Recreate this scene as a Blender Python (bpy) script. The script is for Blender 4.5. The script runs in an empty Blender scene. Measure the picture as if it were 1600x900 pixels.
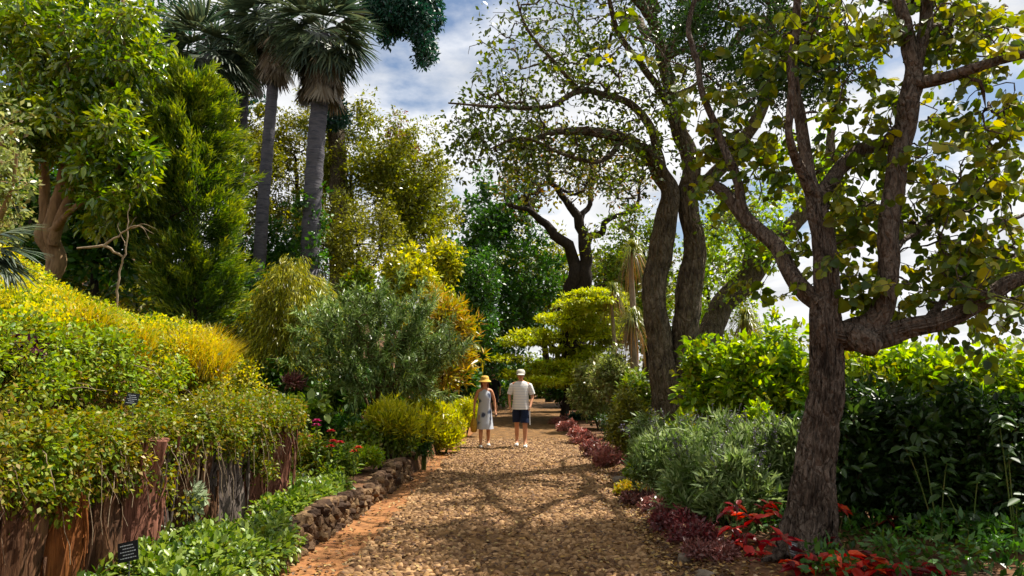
import bpy, math, random
import numpy as np
from mathutils import Vector, Matrix, Quaternion

rng = np.random.default_rng(11)
random.seed(11)
SC = bpy.context.scene
COL = SC.collection
R = math.radians

# ------------------------------------------------------------------ camera
PITCH, FPX, CAMZ = R(6.3), 1156.0, 1.8
cam_d = bpy.data.cameras.new('camera')
cam_d.lens, cam_d.sensor_width = 26.0, 36.0
cam_d.clip_start, cam_d.clip_end = 0.1, 20000
cam = bpy.data.objects.new('camera', cam_d)
COL.objects.link(cam)
cam.location = (0, 0, CAMZ)
cam.rotation_euler = (R(90) + PITCH, 0, 0)
SC.camera = cam

# ------------------------------------------------------------------ sky and sun
SUN = Vector((0.40, 0.24, 0.88)).normalized()
SUN_EL = math.asin(SUN.z)
SUN_AZ = math.atan2(SUN.x, SUN.y)
world = bpy.data.worlds.new('World')
SC.world = world
world.use_nodes = True
nt = world.node_tree
nt.nodes.clear()
def nd(t, typ, **kw):
    n = t.nodes.new(typ)
    for k, v in kw.items():
        setattr(n, k, v)
    return n
w_out = nd(nt, 'ShaderNodeOutputWorld')
w_bg = nd(nt, 'ShaderNodeBackground')
w_bg.inputs['Strength'].default_value = 0.062
sky = nd(nt, 'ShaderNodeTexSky', sky_type='NISHITA')
sky.sun_disc = False
sky.sun_elevation, sky.sun_rotation = SUN_EL, SUN_AZ
tc = nd(nt, 'ShaderNodeTexCoord')
sep = nd(nt, 'ShaderNodeSeparateXYZ')
nt.links.new(tc.outputs['Generated'], sep.inputs[0])
zc = nd(nt, 'ShaderNodeMath', operation='MAXIMUM'); zc.inputs[1].default_value = 0.0
nt.links.new(sep.outputs['Z'], zc.inputs[0])
za = nd(nt, 'ShaderNodeMath', operation='ADD'); za.inputs[1].default_value = 0.22
nt.links.new(zc.outputs[0], za.inputs[0])
dv = nd(nt, 'ShaderNodeVectorMath', operation='DIVIDE')
cb = nd(nt, 'ShaderNodeCombineXYZ')
for i in range(3):
    nt.links.new(za.outputs[0], cb.inputs[i])
nt.links.new(tc.outputs['Generated'], dv.inputs[0]); nt.links.new(cb.outputs[0], dv.inputs[1])
mp = nd(nt, 'ShaderNodeMapping'); mp.inputs['Location'].default_value = (2.334, 2.109, 0.0)
nt.links.new(dv.outputs[0], mp.inputs[0])
n1 = nd(nt, 'ShaderNodeTexNoise'); n1.inputs['Scale'].default_value = 1.5
n1.inputs['Detail'].default_value = 8; n1.inputs['Roughness'].default_value = 0.55
n2 = nd(nt, 'ShaderNodeTexNoise'); n2.inputs['Scale'].default_value = 3.2
n2.inputs['Detail'].default_value = 7; n2.inputs['Distortion'].default_value = 0.4
nt.links.new(mp.outputs[0], n1.inputs['Vector']); nt.links.new(mp.outputs[0], n2.inputs['Vector'])
cr = nd(nt, 'ShaderNodeValToRGB')                       # where there is cloud
cr.color_ramp.elements[0].position, cr.color_ramp.elements[1].position = 0.388, 0.49
nt.links.new(n1.outputs['Fac'], cr.inputs[0])
cc = nd(nt, 'ShaderNodeValToRGB')                       # how bright the cloud is
cc.color_ramp.elements[0].position, cc.color_ramp.elements[1].position = 0.36, 0.60
cc.color_ramp.elements[0].color = (6.2, 6.35, 6.6, 1)
cc.color_ramp.elements[1].color = (9.0, 9.05, 9.2, 1)
nt.links.new(n2.outputs['Fac'], cc.inputs[0])
mx = nd(nt, 'ShaderNodeMixRGB')
nt.links.new(cr.outputs[0], mx.inputs[0]); nt.links.new(sky.outputs[0], mx.inputs[1]); nt.links.new(cc.outputs[0], mx.inputs[2])
nt.links.new(mx.outputs[0], w_bg.inputs['Color'])
nt.links.new(w_bg.outputs[0], w_out.inputs[0])

sun_d = bpy.data.lights.new('sun', 'SUN')
sun_d.energy, sun_d.angle, sun_d.color = 5.0, R(0.5), (1.0, 0.94, 0.84)
sun = bpy.data.objects.new('sun', sun_d)
COL.objects.link(sun)
sun.location = (20, 20, 40)
sun.rotation_euler = (-SUN).to_track_quat('-Z', 'Y').to_euler()

SC.view_settings.view_transform = 'Standard'
SC.view_settings.look = 'None'
SC.view_settings.gamma = 1.0
SC.view_settings.use_curve_mapping = False
SC.view_settings.exposure = 0.98
SC.render.engine = 'CYCLES'
SC.cycles.max_bounces = 7
SC.cycles.diffuse_bounces = 3
SC.cycles.glossy_bounces = 2
SC.cycles.transmission_bounces = 4
SC.cycles.transparent_max_bounces = 4
SC.cycles.use_adaptive_sampling = True
SC.cycles.adaptive_threshold = 0.02
SC.cycles.use_denoising = True
SC.cycles.caustics_reflective = False
SC.cycles.caustics_refractive = False

# ------------------------------------------------------------------ helpers
UP = np.array([0.0, 0, 1])
def at(px, py, Y):
    """the point of the place seen at that spot of the photograph, Y metres ahead"""
    u, v = (px - 800) / FPX, (450 - py) / FPX
    dy, dz = math.cos(PITCH) - v * math.sin(PITCH), math.sin(PITCH) + v * math.cos(PITCH)
    t = Y / dy
    return np.array([u * t, Y, CAMZ + dz * t])
def norm(a):
    return a / np.maximum(np.linalg.norm(a, axis=-1, keepdims=True), 1e-9)
def rdir(n):
    return norm(rng.normal(size=(n, 3)))
def hx(s):
    s = s.lstrip('#')
    c = [int(s[i:i + 2], 16) / 255 for i in (0, 2, 4)]
    return tuple(((x + 0.055) / 1.055) ** 2.4 if x > 0.04045 else x / 12.92 for x in c) + (1.0,)
def vnoise(p):
    p = np.asarray(p, float)
    i = np.floor(p).astype(np.int64); f = p - i
    f = f * f * (3 - 2 * f)
    def h(a, b, c):
        n = (a * 374761393 + b * 668265263 + c * 2147483647 + 1013904223) & 0xFFFFFFFF
        n = ((n ^ (n >> 13)) * 1274126177) & 0xFFFFFFFF
        return ((n ^ (n >> 16)) & 0xFFFF) / 65535.0
    x, y, z = i[..., 0], i[..., 1], i[..., 2]
    fx, fy, fz = f[..., 0], f[..., 1], f[..., 2]
    r = 0
    for dx in (0, 1):
        for dy in (0, 1):
            for dz in (0, 1):
                r = r + h(x + dx, y + dy, z + dz) * (fx if dx else 1 - fx) * (fy if dy else 1 - fy) * (fz if dz else 1 - fz)
    return r
def fbm(p, o=3):
    s, a, t = 0, 1, 0
    for k in range(o):
        s = s + a * vnoise(np.asarray(p) * 2 ** k + 17.3 * k); t += a; a *= 0.5
    return s / t

class Geo:
    """collects vertices and faces (as one mesh), with a colour number for each face"""
    def __init__(s):
        s.v, s.f, s.c, s.n = [], [], [], 0
    def add(s, v, f, c=0.5):
        v = np.asarray(v, float).reshape(-1, 3); f = np.asarray(f, np.int64)
        s.v.append(v); s.f.append(f + s.n); s.n += len(v)
        s.c.append(np.broadcast_to(np.asarray(c, float), (len(f),)).copy())
        return s
    def verts(s):
        return np.concatenate(s.v)
    def mesh(s, name, mat, off=(0, 0, 0), smooth=True):
        me = bpy.data.meshes.new(name)
        V = s.verts() - np.asarray(off)
        lens = np.concatenate([np.full(len(f), f.shape[1], np.int32) for f in s.f])
        idx = np.concatenate([f.ravel() for f in s.f]).astype(np.int32)
        me.vertices.add(len(V)); me.vertices.foreach_set('co', V.astype(np.float32).ravel())
        me.loops.add(len(idx)); me.loops.foreach_set('vertex_index', idx)
        me.polygons.add(len(lens))
        st = np.zeros(len(lens), np.int32); st[1:] = np.cumsum(lens)[:-1]
        me.polygons.foreach_set('loop_start', st); me.polygons.foreach_set('loop_total', lens)
        a = me.attributes.new('c', 'FLOAT', 'FACE')
        a.data.foreach_set('value', np.concatenate(s.c).astype(np.float32))
        me.polygons.foreach_set('use_smooth', np.full(len(lens), smooth, bool))
        for m in (mat if isinstance(mat, (list, tuple)) else [mat]):
            me.materials.append(m)
        me.update(calc_edges=True)
        return me

def tagit(o, label=None, cat=None, group=None, kind=None):
    if label: o['label'] = label
    if cat: o['category'] = cat
    if group: o['group'] = group
    if kind: o['kind'] = kind
    return o
def thing(name, label, cat, loc, group=None, kind=None):
    o = bpy.data.objects.new(name, None)
    o.empty_display_size = 0.2
    COL.objects.link(o); o.location = [float(x) for x in loc]
    return tagit(o, label, cat, group, kind)
def rootloc(o):
    while o.parent: o = o.parent
    return np.array(o.location)
def part(name, geo, mat, parent=None, kind=None, smooth=True, label=None):
    off = rootloc(parent) if parent else np.zeros(3)
    me = geo if isinstance(geo, bpy.types.Mesh) else geo.mesh(name, mat, off, smooth)
    o = bpy.data.objects.new(name, me)
    COL.objects.link(o)
    if parent: o.parent = parent
    return tagit(o, label, kind=kind)
def piece(name, me, parent, M):
    """a part that shares its mesh; M in world space"""
    o = bpy.data.objects.new(name, me)
    COL.objects.link(o); o.parent = parent
    o.matrix_basis = Matrix.Translation(-Vector(rootloc(parent))) @ M
    return o

# ---- materials
def newmat(name):
    m = bpy.data.materials.new(name); m.use_nodes = True
    t = m.node_tree; t.nodes.clear()
    return m, t, nd(t, 'ShaderNodeOutputMaterial')
def ramp(t, stops, interp='LINEAR'):
    r = nd(t, 'ShaderNodeValToRGB'); e = r.color_ramp.elements
    r.color_ramp.interpolation = interp
    while len(e) < len(stops): e.new(0.5)
    for k, (p, c) in enumerate(stops):
        e[k].position = p; e[k].color = hx(c) if isinstance(c, str) else c
    return r
def even(cols):
    n = len(cols)
    return [(k / max(n - 1, 1), c) for k, c in enumerate(cols)]
def leafmat(name, cols, trans=0.38, rough=0.36, spec=0.5, warm=1.25):
    m, t, out = newmat(name)
    a = nd(t, 'ShaderNodeAttribute', attribute_name='c')
    r = ramp(t, even(cols)); t.links.new(a.outputs['Fac'], r.inputs[0])
    p = nd(t, 'ShaderNodeBsdfPrincipled')
    p.inputs['Roughness'].default_value = rough; p.inputs['Specular IOR Level'].default_value = spec
    t.links.new(r.outputs[0], p.inputs['Base Color'])
    hs = nd(t, 'ShaderNodeHueSaturation'); hs.inputs['Hue'].default_value = 0.49
    hs.inputs['Saturation'].default_value = 1.1; hs.inputs['Value'].default_value = warm
    t.links.new(r.outputs[0], hs.inputs['Color'])
    tr = nd(t, 'ShaderNodeBsdfTranslucent'); t.links.new(hs.outputs[0], tr.inputs['Color'])
    ms = nd(t, 'ShaderNodeMixShader'); ms.inputs[0].default_value = trans
    t.links.new(p.outputs[0], ms.inputs[1]); t.links.new(tr.outputs[0], ms.inputs[2])
    t.links.new(ms.outputs[0], out.inputs[0])
    return m
def noisemat(name, cols, scale=4.0, stretch=(1, 1, 1), rough=0.85, bump=0.5, bdist=0.02, spec=0.2, attr=0.0, detail=6, bscale=None):
    m, t, out = newmat(name)
    g = nd(t, 'ShaderNodeNewGeometry')
    mpg = nd(t, 'ShaderNodeMapping'); mpg.inputs['Scale'].default_value = stretch
    t.links.new(g.outputs['Position'], mpg.inputs[0])
    n = nd(t, 'ShaderNodeTexNoise'); n.inputs['Scale'].default_value = scale; n.inputs['Detail'].default_value = detail
    n.inputs['Roughness'].default_value = 0.62
    t.links.new(mpg.outputs[0], n.inputs['Vector'])
    f = n.outputs['Fac']
    if attr:
        a = nd(t, 'ShaderNodeAttribute', attribute_name='c')
        mm = nd(t, 'ShaderNodeMix'); mm.inputs[0].default_value = attr
        t.links.new(f, mm.inputs[2]); t.links.new(a.outputs['Fac'], mm.inputs[3])
        f = mm.outputs[0]
    lo = 0.5 - 0.22 * (1 - attr) - 0.5 * attr; hi = 1 - lo
    st = [(lo + (hi - lo) * p, c) for p, c in even(cols)]
    r = ramp(t, st); t.links.new(f, r.inputs[0])
    p = nd(t, 'ShaderNodeBsdfPrincipled'); p.inputs['Roughness'].default_value = rough
    p.inputs['Specular IOR Level'].default_value = spec
    t.links.new(r.outputs[0], p.inputs['Base Color'])
    if bump:
        nb = nd(t, 'ShaderNodeTexNoise'); nb.inputs['Scale'].default_value = bscale or scale * 2.5; nb.inputs['Detail'].default_value = 5
        t.links.new(mpg.outputs[0], nb.inputs['Vector'])
        b = nd(t, 'ShaderNodeBump'); b.inputs['Strength'].default_value = bump; b.inputs['Distance'].default_value = bdist
        t.links.new(nb.outputs['Fac'], b.inputs['Height']); t.links.new(b.outputs[0], p.inputs['Normal'])
    t.links.new(p.outputs[0], out.inputs[0])
    return m
def barkmat(name, cols, scale=9.0, rough=.9):
    """rough bark: long plates set apart by cracks"""
    m, t, out = newmat(name)
    g = nd(t, 'ShaderNodeNewGeometry')
    n0 = nd(t, 'ShaderNodeTexNoise'); n0.inputs['Scale'].default_value = 5; n0.inputs['Detail'].default_value = 3
    t.links.new(g.outputs['Position'], n0.inputs['Vector'])
    mxv = nd(t, 'ShaderNodeMixRGB', blend_type='ADD'); mxv.inputs[0].default_value = .12
    t.links.new(g.outputs['Position'], mxv.inputs[1]); t.links.new(n0.outputs['Color'], mxv.inputs[2])
    mpg = nd(t, 'ShaderNodeMapping'); mpg.inputs['Scale'].default_value = (1, 1, .28)
    t.links.new(mxv.outputs[0], mpg.inputs[0])
    vo = nd(t, 'ShaderNodeTexVoronoi', feature='DISTANCE_TO_EDGE'); vo.inputs['Scale'].default_value = scale * 1.6
    t.links.new(mpg.outputs[0], vo.inputs['Vector'])
    nf = nd(t, 'ShaderNodeTexNoise'); nf.inputs['Scale'].default_value = scale * 4; nf.inputs['Detail'].default_value = 6; nf.inputs['Roughness'].default_value = .7
    t.links.new(mpg.outputs[0], nf.inputs['Vector'])
    nl = nd(t, 'ShaderNodeTexNoise'); nl.inputs['Scale'].default_value = 3.5; nl.inputs['Detail'].default_value = 8; nl.inputs['Roughness'].default_value = .7
    t.links.new(g.outputs['Position'], nl.inputs['Vector'])
    mm = nd(t, 'ShaderNodeMix'); mm.inputs[0].default_value = .5
    t.links.new(nf.outputs['Fac'], mm.inputs[2]); t.links.new(nl.outputs['Fac'], mm.inputs[3])
    r = ramp(t, [(.32 + .36 * p, c) for p, c in even(cols)]); t.links.new(mm.outputs[0], r.inputs[0])
    p = nd(t, 'ShaderNodeBsdfPrincipled'); p.inputs['Roughness'].default_value = rough; p.inputs['Specular IOR Level'].default_value = .2
    t.links.new(r.outputs[0], p.inputs['Base Color'])
    mr = nd(t, 'ShaderNodeMapRange'); mr.inputs['From Max'].default_value = .22
    t.links.new(vo.outputs['Distance'], mr.inputs['Value'])
    ad = nd(t, 'ShaderNodeMath', operation='MULTIPLY_ADD'); ad.inputs[1].default_value = .7
    t.links.new(nf.outputs['Fac'], ad.inputs[0]); t.links.new(mr.outputs[0], ad.inputs[2])
    b = nd(t, 'ShaderNodeBump'); b.inputs['Strength'].default_value = 1.0; b.inputs['Distance'].default_value = .045
    t.links.new(ad.outputs[0], b.inputs['Height']); t.links.new(b.outputs[0], p.inputs['Normal'])
    t.links.new(p.outputs[0], out.inputs[0])
    return m
def plainmat(name, c, rough=0.6, spec=0.3):
    m, t, out = newmat(name)
    p = nd(t, 'ShaderNodeBsdfPrincipled'); p.inputs['Base Color'].default_value = hx(c)
    p.inputs['Roughness'].default_value = rough; p.inputs['Specular IOR Level'].default_value = spec
    t.links.new(p.outputs[0], out.inputs[0])
    return m

# ---- leaves
TEMPL = {
    'quad': (np.array([(0, 0, 0), (.5, .45, .09), (0, 1, -.05), (-.5, .45, .09)]), np.array([[0, 1, 2, 3]])),
    'blade': (np.array([(0, 0, 0), (.5, .35, .03), (0, 1, -.15), (-.5, .35, .03)]), np.array([[0, 1, 2, 3]])),
    'leaf': (np.array([(0, 0, 0), (.40, .22, .07), (.46, .58, .08), (0, 1, -.10), (-.46, .58, .08), (-.40, .22, .07)]), np.array([[0, 1, 2, 3], [0, 3, 4, 5]])),
    'round': (np.array([(0, .07, 0), (.25, 0, .06), (.47, .26, .15), (.44, .62, .14), (.2, .92, .0), (0, 1, -.10), (-.22, .9, .02), (-.42, .64, .17), (-.47, .3, .16), (-.25, .02, .06)]),
              np.array([[0, 1, 2, 3], [0, 3, 4, 5], [0, 5, 6, 7], [0, 7, 8, 9]])),
}
def place_leaves(geo, pos, axis, nrm, L, W, c, tmpl='quad'):
    T, F = TEMPL[tmpl]; N, k = len(pos), len(T)
    axis = norm(axis); nrm = norm(nrm - axis * np.sum(nrm * axis, 1, keepdims=True))
    side = np.cross(axis, nrm)
    L = np.broadcast_to(np.asarray(L, float), (N,)); W = np.broadcast_to(np.asarray(W, float), (N,))
    V = (pos[:, None, :] + T[None, :, 1, None] * (axis * L[:, None])[:, None, :] + T[None, :, 0, None] * (side * W[:, None])[:, None, :]
         + T[None, :, 2, None] * (nrm * L[:, None])[:, None, :])
    FF = (np.arange(N)[:, None, None] * k + F[None]).reshape(-1, F.shape[1])
    geo.add(V.reshape(-1, 3), FF, np.repeat(c, len(F)))
def clump_leaves(geo, cent, rad, n, L, W, tmpl='quad', up=.5, out=.7, droop=0.0, shell=.55, jit=.6, cmix=.45, clim=(0, 1), lvar=.95, axis_up=0.0):
    """n leaves in each clump; cent (K,3), rad (K,) or (K,3)"""
    cent = np.asarray(cent, float).reshape(-1, 3); K = len(cent)
    if K == 0: return
    rad = np.asarray(rad, float)
    if rad.ndim < 2: rad = np.broadcast_to(rad, (K,))[:, None] * np.ones((1, 3))
    if rad.shape[0] != K: rad = np.broadcast_to(rad, (K, 3))
    idx = np.repeat(np.arange(K), n); N = len(idx)
    d = rdir(N)
    r = (shell + (1 - shell) * rng.random(N)) * rng.random(N) ** 0.28
    pos = cent[idx] + d * r[:, None] * rad[idx]
    ax = norm(d * out + rdir(N) * jit + np.array([0, 0, axis_up - droop]))
    nr = norm(UP * up + d * .35 + rdir(N) * jit * 0.9)
    cl = rng.random(K)
    c = (1 - cmix) * rng.random(N) + cmix * cl[idx]
    c = clim[0] + (clim[1] - clim[0]) * c
    s = 1 - lvar / 2 + lvar * rng.random(N)
    place_leaves(geo, pos, ax, nr, L * s, W * s, c, tmpl)
def ell(n, c, r, hollow=0.0, zmin=-1.0):
    """n points in an ellipsoid, towards its skin when hollow > 0"""
    out = []
    while len(out) < n:
        d = rdir(1)[0]
        if d[2] < zmin: continue
        rr = hollow + (1 - hollow) * rng.random() ** (1 / 3)
        out.append(np.asarray(c) + d * rr * np.asarray(r))
    return np.array(out)
def lumpy(n, c, r, hollow=.4, seed=0.0, shoots=.10, zlow=-1.0):
    """n points in an uneven, lobed body with a few shoots standing out of it"""
    d = rdir(int(n * 1.6) + 8); d = d[d[:, 2] > zlow][:n]
    while len(d) < n: d = np.concatenate([d, d])[:n]
    fac = .42 + 1.12 * fbm(d * 1.7 + seed * 3.71 + 20, 2)
    rr = (hollow + (1 - hollow) * rng.random(n) ** .45) * fac
    sh = rng.random(n) < shoots
    rr[sh] = fac[sh] * rng.uniform(1.0, 1.28, sh.sum())
    return np.asarray(c) + d * rr[:, None] * np.asarray(r)
def pell(cx, cy, rx, ry, y0, y1, n):
    """n points of the place seen within an oval of the photograph, between two depths"""
    out = []
    while len(out) < n:
        a, b = rng.uniform(-1, 1, 2)
        if a * a + b * b > 1: continue
        out.append(at(cx + a * rx, cy + b * ry, rng.uniform(y0, y1)))
    return np.array(out)

# ---- stems and limbs
def catmull(P, step):
    P = np.asarray(P, float)
    if len(P) < 3:
        n = max(2, int(np.linalg.norm(P[-1, :3] - P[0, :3]) / step) + 1)
        t = np.linspace(0, 1, n)[:, None]
        return P[0] * (1 - t) + P[-1] * t
    Q = np.vstack([2 * P[0] - P[1], P, 2 * P[-1] - P[-2]]); out = []
    for i in range(1, len(Q) - 2):
        p0, p1, p2, p3 = Q[i - 1:i + 3]
        n = max(1, int(np.linalg.norm(p2[:3] - p1[:3]) / step))
        for t in np.arange(n) / n:
            out.append(.5 * (2 * p1 + (p2 - p0) * t + (2 * p0 - 5 * p1 + 4 * p2 - p3) * t * t + (3 * p1 - p0 - 3 * p2 + p3) * t ** 3))
    out.append(P[-1])
    return np.array(out)
def tube(geo, P, rad, sides=6, ridge=0.0, rscale=(6, 1.2), lump=0.0, c=0.5, cap=True, ucap=False):
    P = np.asarray(P, float); rad = np.maximum(np.asarray(rad, float), 0.0015); n = len(P)
    T = norm(np.gradient(P, axis=0))
    ref = np.array([1.0, 0.03, 0.05]) if abs(T[0][0]) < .8 else np.array([0, 1.0, 0.1])
    Nn = np.empty_like(T); prev = ref
    for i in range(n):
        v = prev - T[i] * np.dot(prev, T[i]); v = v / max(np.linalg.norm(v), 1e-9); Nn[i] = v; prev = v
    B = np.cross(T, Nn)
    th = np.linspace(0, 2 * math.pi, sides, endpoint=False)
    rr = rad[:, None] * np.ones((1, sides))
    if ridge or lump:
        s = np.concatenate([[0], np.cumsum(np.linalg.norm(np.diff(P, axis=0), axis=1))])
        o = rng.uniform(0, 50)
        cx, cy = np.cos(th), np.sin(th)
        if lump:
            q = np.stack([np.broadcast_to(cx * .9 + o, (n, sides)), np.broadcast_to(cy * .9, (n, sides)), np.broadcast_to((s * 1.6)[:, None], (n, sides))], -1)
            rr = rr * (1 + lump * 2 * (fbm(q, 2) - .5))
        if ridge:
            q = np.stack([np.broadcast_to(cx * rscale[0] + o, (n, sides)), np.broadcast_to(cy * rscale[0], (n, sides)), np.broadcast_to((s * rscale[1])[:, None], (n, sides))], -1)
            rg = np.abs(fbm(q, 3) - .5) * 2
            rr = rr * (1 + ridge * (np.minimum(rg * 3.2, 1) - .7))
    V = P[:, None, :] + rr[..., None] * (np.cos(th)[None, :, None] * Nn[:, None, :] + np.sin(th)[None, :, None] * B[:, None, :])
    i, j = np.meshgrid(np.arange(n - 1), np.arange(sides), indexing='ij')
    j2 = (j + 1) % sides
    F = np.stack([i * sides + j, i * sides + j2, (i + 1) * sides + j2, (i + 1) * sides + j], -1).reshape(-1, 4)
    geo.add(V.reshape(-1, 3), F, c)
    if cap:
        geo.add(V[-1], [list(range(sides))], c)
    if ucap:
        geo.add(V[0], [list(range(sides))[::-1]], c)
def limb_nodes(spec, step=.25):
    """spec: (px, py, Y, radius) -> points and radii"""
    P = np.array([np.append(at(a, b, y), r) for a, b, y, r in spec])
    Q = catmull(P, step)
    return Q[:, :3], Q[:, 3]
def grow(geo, limbs, targets, tip=.006, sides=5, wob=.10, seg=.35, gam=2.2, lift=.25, rmax=.09, zpen=.5):
    """thin branches from the given limbs to every target point"""
    pos = [p for L in limbs for p in L[0]]
    tan = [t for L in limbs for t in norm(np.gradient(L[0], axis=0))]
    par = [-1] * len(pos); nl = len(pos); cnt = [0] * nl; chains = []
    targets = np.asarray(targets, float).reshape(-1, 3)
    if len(targets) == 0: return
    base = np.array(pos)
    dist = np.array([np.min(np.linalg.norm(base - t, axis=1)) for t in targets])
    PA = np.zeros((nl + len(targets) * 14, 3)); PA[:nl] = base; n = nl
    for k in np.argsort(dist):
        t = targets[k]
        dd = np.linalg.norm(PA[:n] - t, axis=1) + zpen * np.maximum(0, PA[:n, 2] - t[2])
        j = int(np.argmin(dd)); p0 = PA[j]; D = np.linalg.norm(t - p0)
        if D < .02: continue
        m = int(min(12, max(3, D / seg + 2)))
        ctrl = p0 + tan[j] * D * .4 + UP * D * lift * .6 + rdir(1)[0] * D * .15
        s = np.linspace(0, 1, m + 1)[1:, None]
        Q = (1 - s) ** 2 * p0 + 2 * s * (1 - s) * ctrl + s ** 2 * t
        Q[:-1] += rng.normal(size=(m - 1, 3)) * wob * D / m
        ids = []; last = j
        for q in Q:
            PA[n] = q; par.append(last); d = q - PA[last]; tan.append(d / max(np.linalg.norm(d), 1e-9)); cnt.append(0)
            last = n; ids.append(n); n += 1
        chains.append((j, ids))
        a = last
        while a >= nl:
            cnt[a] += 1; a = par[a]
    for j, ids in chains:
        r = np.array([tip * max(cnt[a], 1) ** (1 / gam) for a in ids])
        r = np.minimum(r, rmax)
        P = np.vstack([PA[j], PA[ids]]); rr = np.concatenate([[r[0] * 1.12], r]); rr[-1] = tip * .6
        tube(geo, P, rr, sides)
# ------------------------------------------------------------------ the lie of the land
def xl(y): return -1.71 + .0268 * y                     # left edge of the cobbles
def xr(y): return 1.28 + .0275 * y                      # right edge
def xw(y): return np.minimum(-2.60 + .07 * y, xl(y) - .30)   # face of the dry stone wall
def bank_edge(y):                                       # line of the upright logs, then round the end of the bank
    return np.where(y < 8.8, -2.92 - (8.8 - y) * .15, -2.92 - (y - 8.8) * 1.0)
def sstep(a, b, x):
    t = np.clip((x - a) / (b - a), 0, 1); return t * t * (3 - 2 * t)
def height(x, y):
    x, y = np.asarray(x, float), np.asarray(y, float)
    d = xw(y) - x
    hill = .24 + .06 * np.minimum(d, 2.5) + .46 * np.maximum(0, d - 4.0)
    hill = np.where(hill > 9, 9 + (hill - 9) * .25, hill)
    b = bank_edge(y) - x
    bank = 1.18 + .50 * np.minimum(b, 5) + .2 * np.maximum(b - 5, 0)
    left = hill + (np.maximum(bank, hill) - hill) * sstep(0, .14, b) * sstep(16, 12, y)
    lum = (fbm(np.stack([x * .5, y * .5, x * 0], -1), 3) - .5)
    left = left + lum * .25 * sstep(.5, 2.5, d)
    e = x - xr(y)
    right = .07 * sstep(0, .3, e) + lum * .12 * sstep(.3, 1.5, e) - .5 * np.maximum(0, e - 9)
    return np.where(d > 0, left, np.where(e > 0, np.maximum(right, -42), -.05))

M_soil = noisemat('soil', ['#2a1c12', '#4a3220', '#6b4a2e', '#3c2a1a'], 2.2, bump=.8, bdist=.04, bscale=14)
offL = -np.array([260, 160, 100, 70, 52, 40, 32, 26, 22, 19, 16.5, 14.5, 13, 11.5, 10.2, 9, 8, 7.2, 6.5, 5.9, 5.4, 4.9, 4.5, 4.1, 3.7, 3.4, 3.1, 2.8, 2.5, 2.2, 1.95, 1.7, 1.45, 1.2, .95, .7, .45, .22, .12])
offR = np.array([.05, .15, .3, .6, .9, 1.3, 1.7, 2.2, 2.8, 3.5, 4.3, 5.2, 6.2, 7.5, 9, 11, 14, 18, 24, 32, 44, 60, 85, 110, 180])
ys = np.concatenate([[-60, -30, -14, -7, -3], np.arange(0, 5, .5), np.arange(5, 20, .18), np.arange(20, 34, .4), np.arange(34, 60, 1.5), [65, 75, 90, 120, 180, 300]])
rows = []
for y in ys:
    w, r_ = float(xw(y)), float(xr(y))
    xs = np.concatenate([w + offL, [w + .001], [w + .01, .5 * (w + r_), r_ - .01], r_ + offR])
    z = height(xs, np.full(len(xs), y))
    k = len(offL)
    z[k:k + 4] = -.05
    rows.append(np.stack([xs, np.full(len(xs), y), z], -1))
G = np.array(rows); nr, ncl = G.shape[:2]
i, j = np.meshgrid(np.arange(nr - 1), np.arange(ncl - 1), indexing='ij')
gf = np.stack([i * ncl + j, i * ncl + j + 1, (i + 1) * ncl + j + 1, (i + 1) * ncl + j], -1).reshape(-1, 4)
tagit(part('ground', Geo().add(G.reshape(-1, 3), gf), M_soil), 'dark brown garden soil rising to a hillside beside the path', 'ground', kind='structure')

M_sea, t_, o_ = newmat('sea_water')
p_ = nd(t_, 'ShaderNodeBsdfPrincipled'); p_.inputs['Base Color'].default_value = (.02, .07, .12, 1); p_.inputs['Roughness'].default_value = .25
nb_ = nd(t_, 'ShaderNodeTexNoise'); nb_.inputs['Scale'].default_value = .15
b_ = nd(t_, 'ShaderNodeBump'); b_.inputs['Strength'].default_value = .5; t_.links.new(nb_.outputs[0], b_.inputs['Height']); t_.links.new(b_.outputs[0], p_.inputs['Normal'])
t_.links.new(p_.outputs[0], o_.inputs[0])
tagit(part('sea', Geo().add([(-9000, -3000, -42.5), (9000, -3000, -42.5), (9000, 9000, -42.5), (-9000, 9000, -42.5)], [[0, 1, 2, 3]]), M_sea),
      'blue sea far below the garden slope', 'sea', kind='structure')

# ---- orange earth strip between the cobbles and the wall
M_dirt = noisemat('orange_earth', ['#5a3a20', '#805230', '#94663c', '#6a4628', '#8a5c34'], 3.0, bump=.6, bdist=.02, bscale=22)
yy = np.arange(3, 30, .15); tt = np.linspace(-.12, 1.1, 9)
V = np.array([[(xw(y) + (xl(y) - xw(y)) * t, y, 0) for t in tt] for y in yy])
V[..., 2] = -.012 + .035 * (fbm(V * 2.5, 3) - .5) + .03 * (np.abs(tt[None] - .5))
n_, m_ = V.shape[:2]
i, j = np.meshgrid(np.arange(n_ - 1), np.arange(m_ - 1), indexing='ij')
tagit(part('earth_strip', Geo().add(V.reshape(-1, 3), np.stack([i * m_ + j, i * m_ + j + 1, (i + 1) * m_ + j + 1, (i + 1) * m_ + j], -1).reshape(-1, 4)), M_dirt),
      'strip of bare orange earth between the cobbles and the dry stone wall', 'earth', kind='structure')

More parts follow.
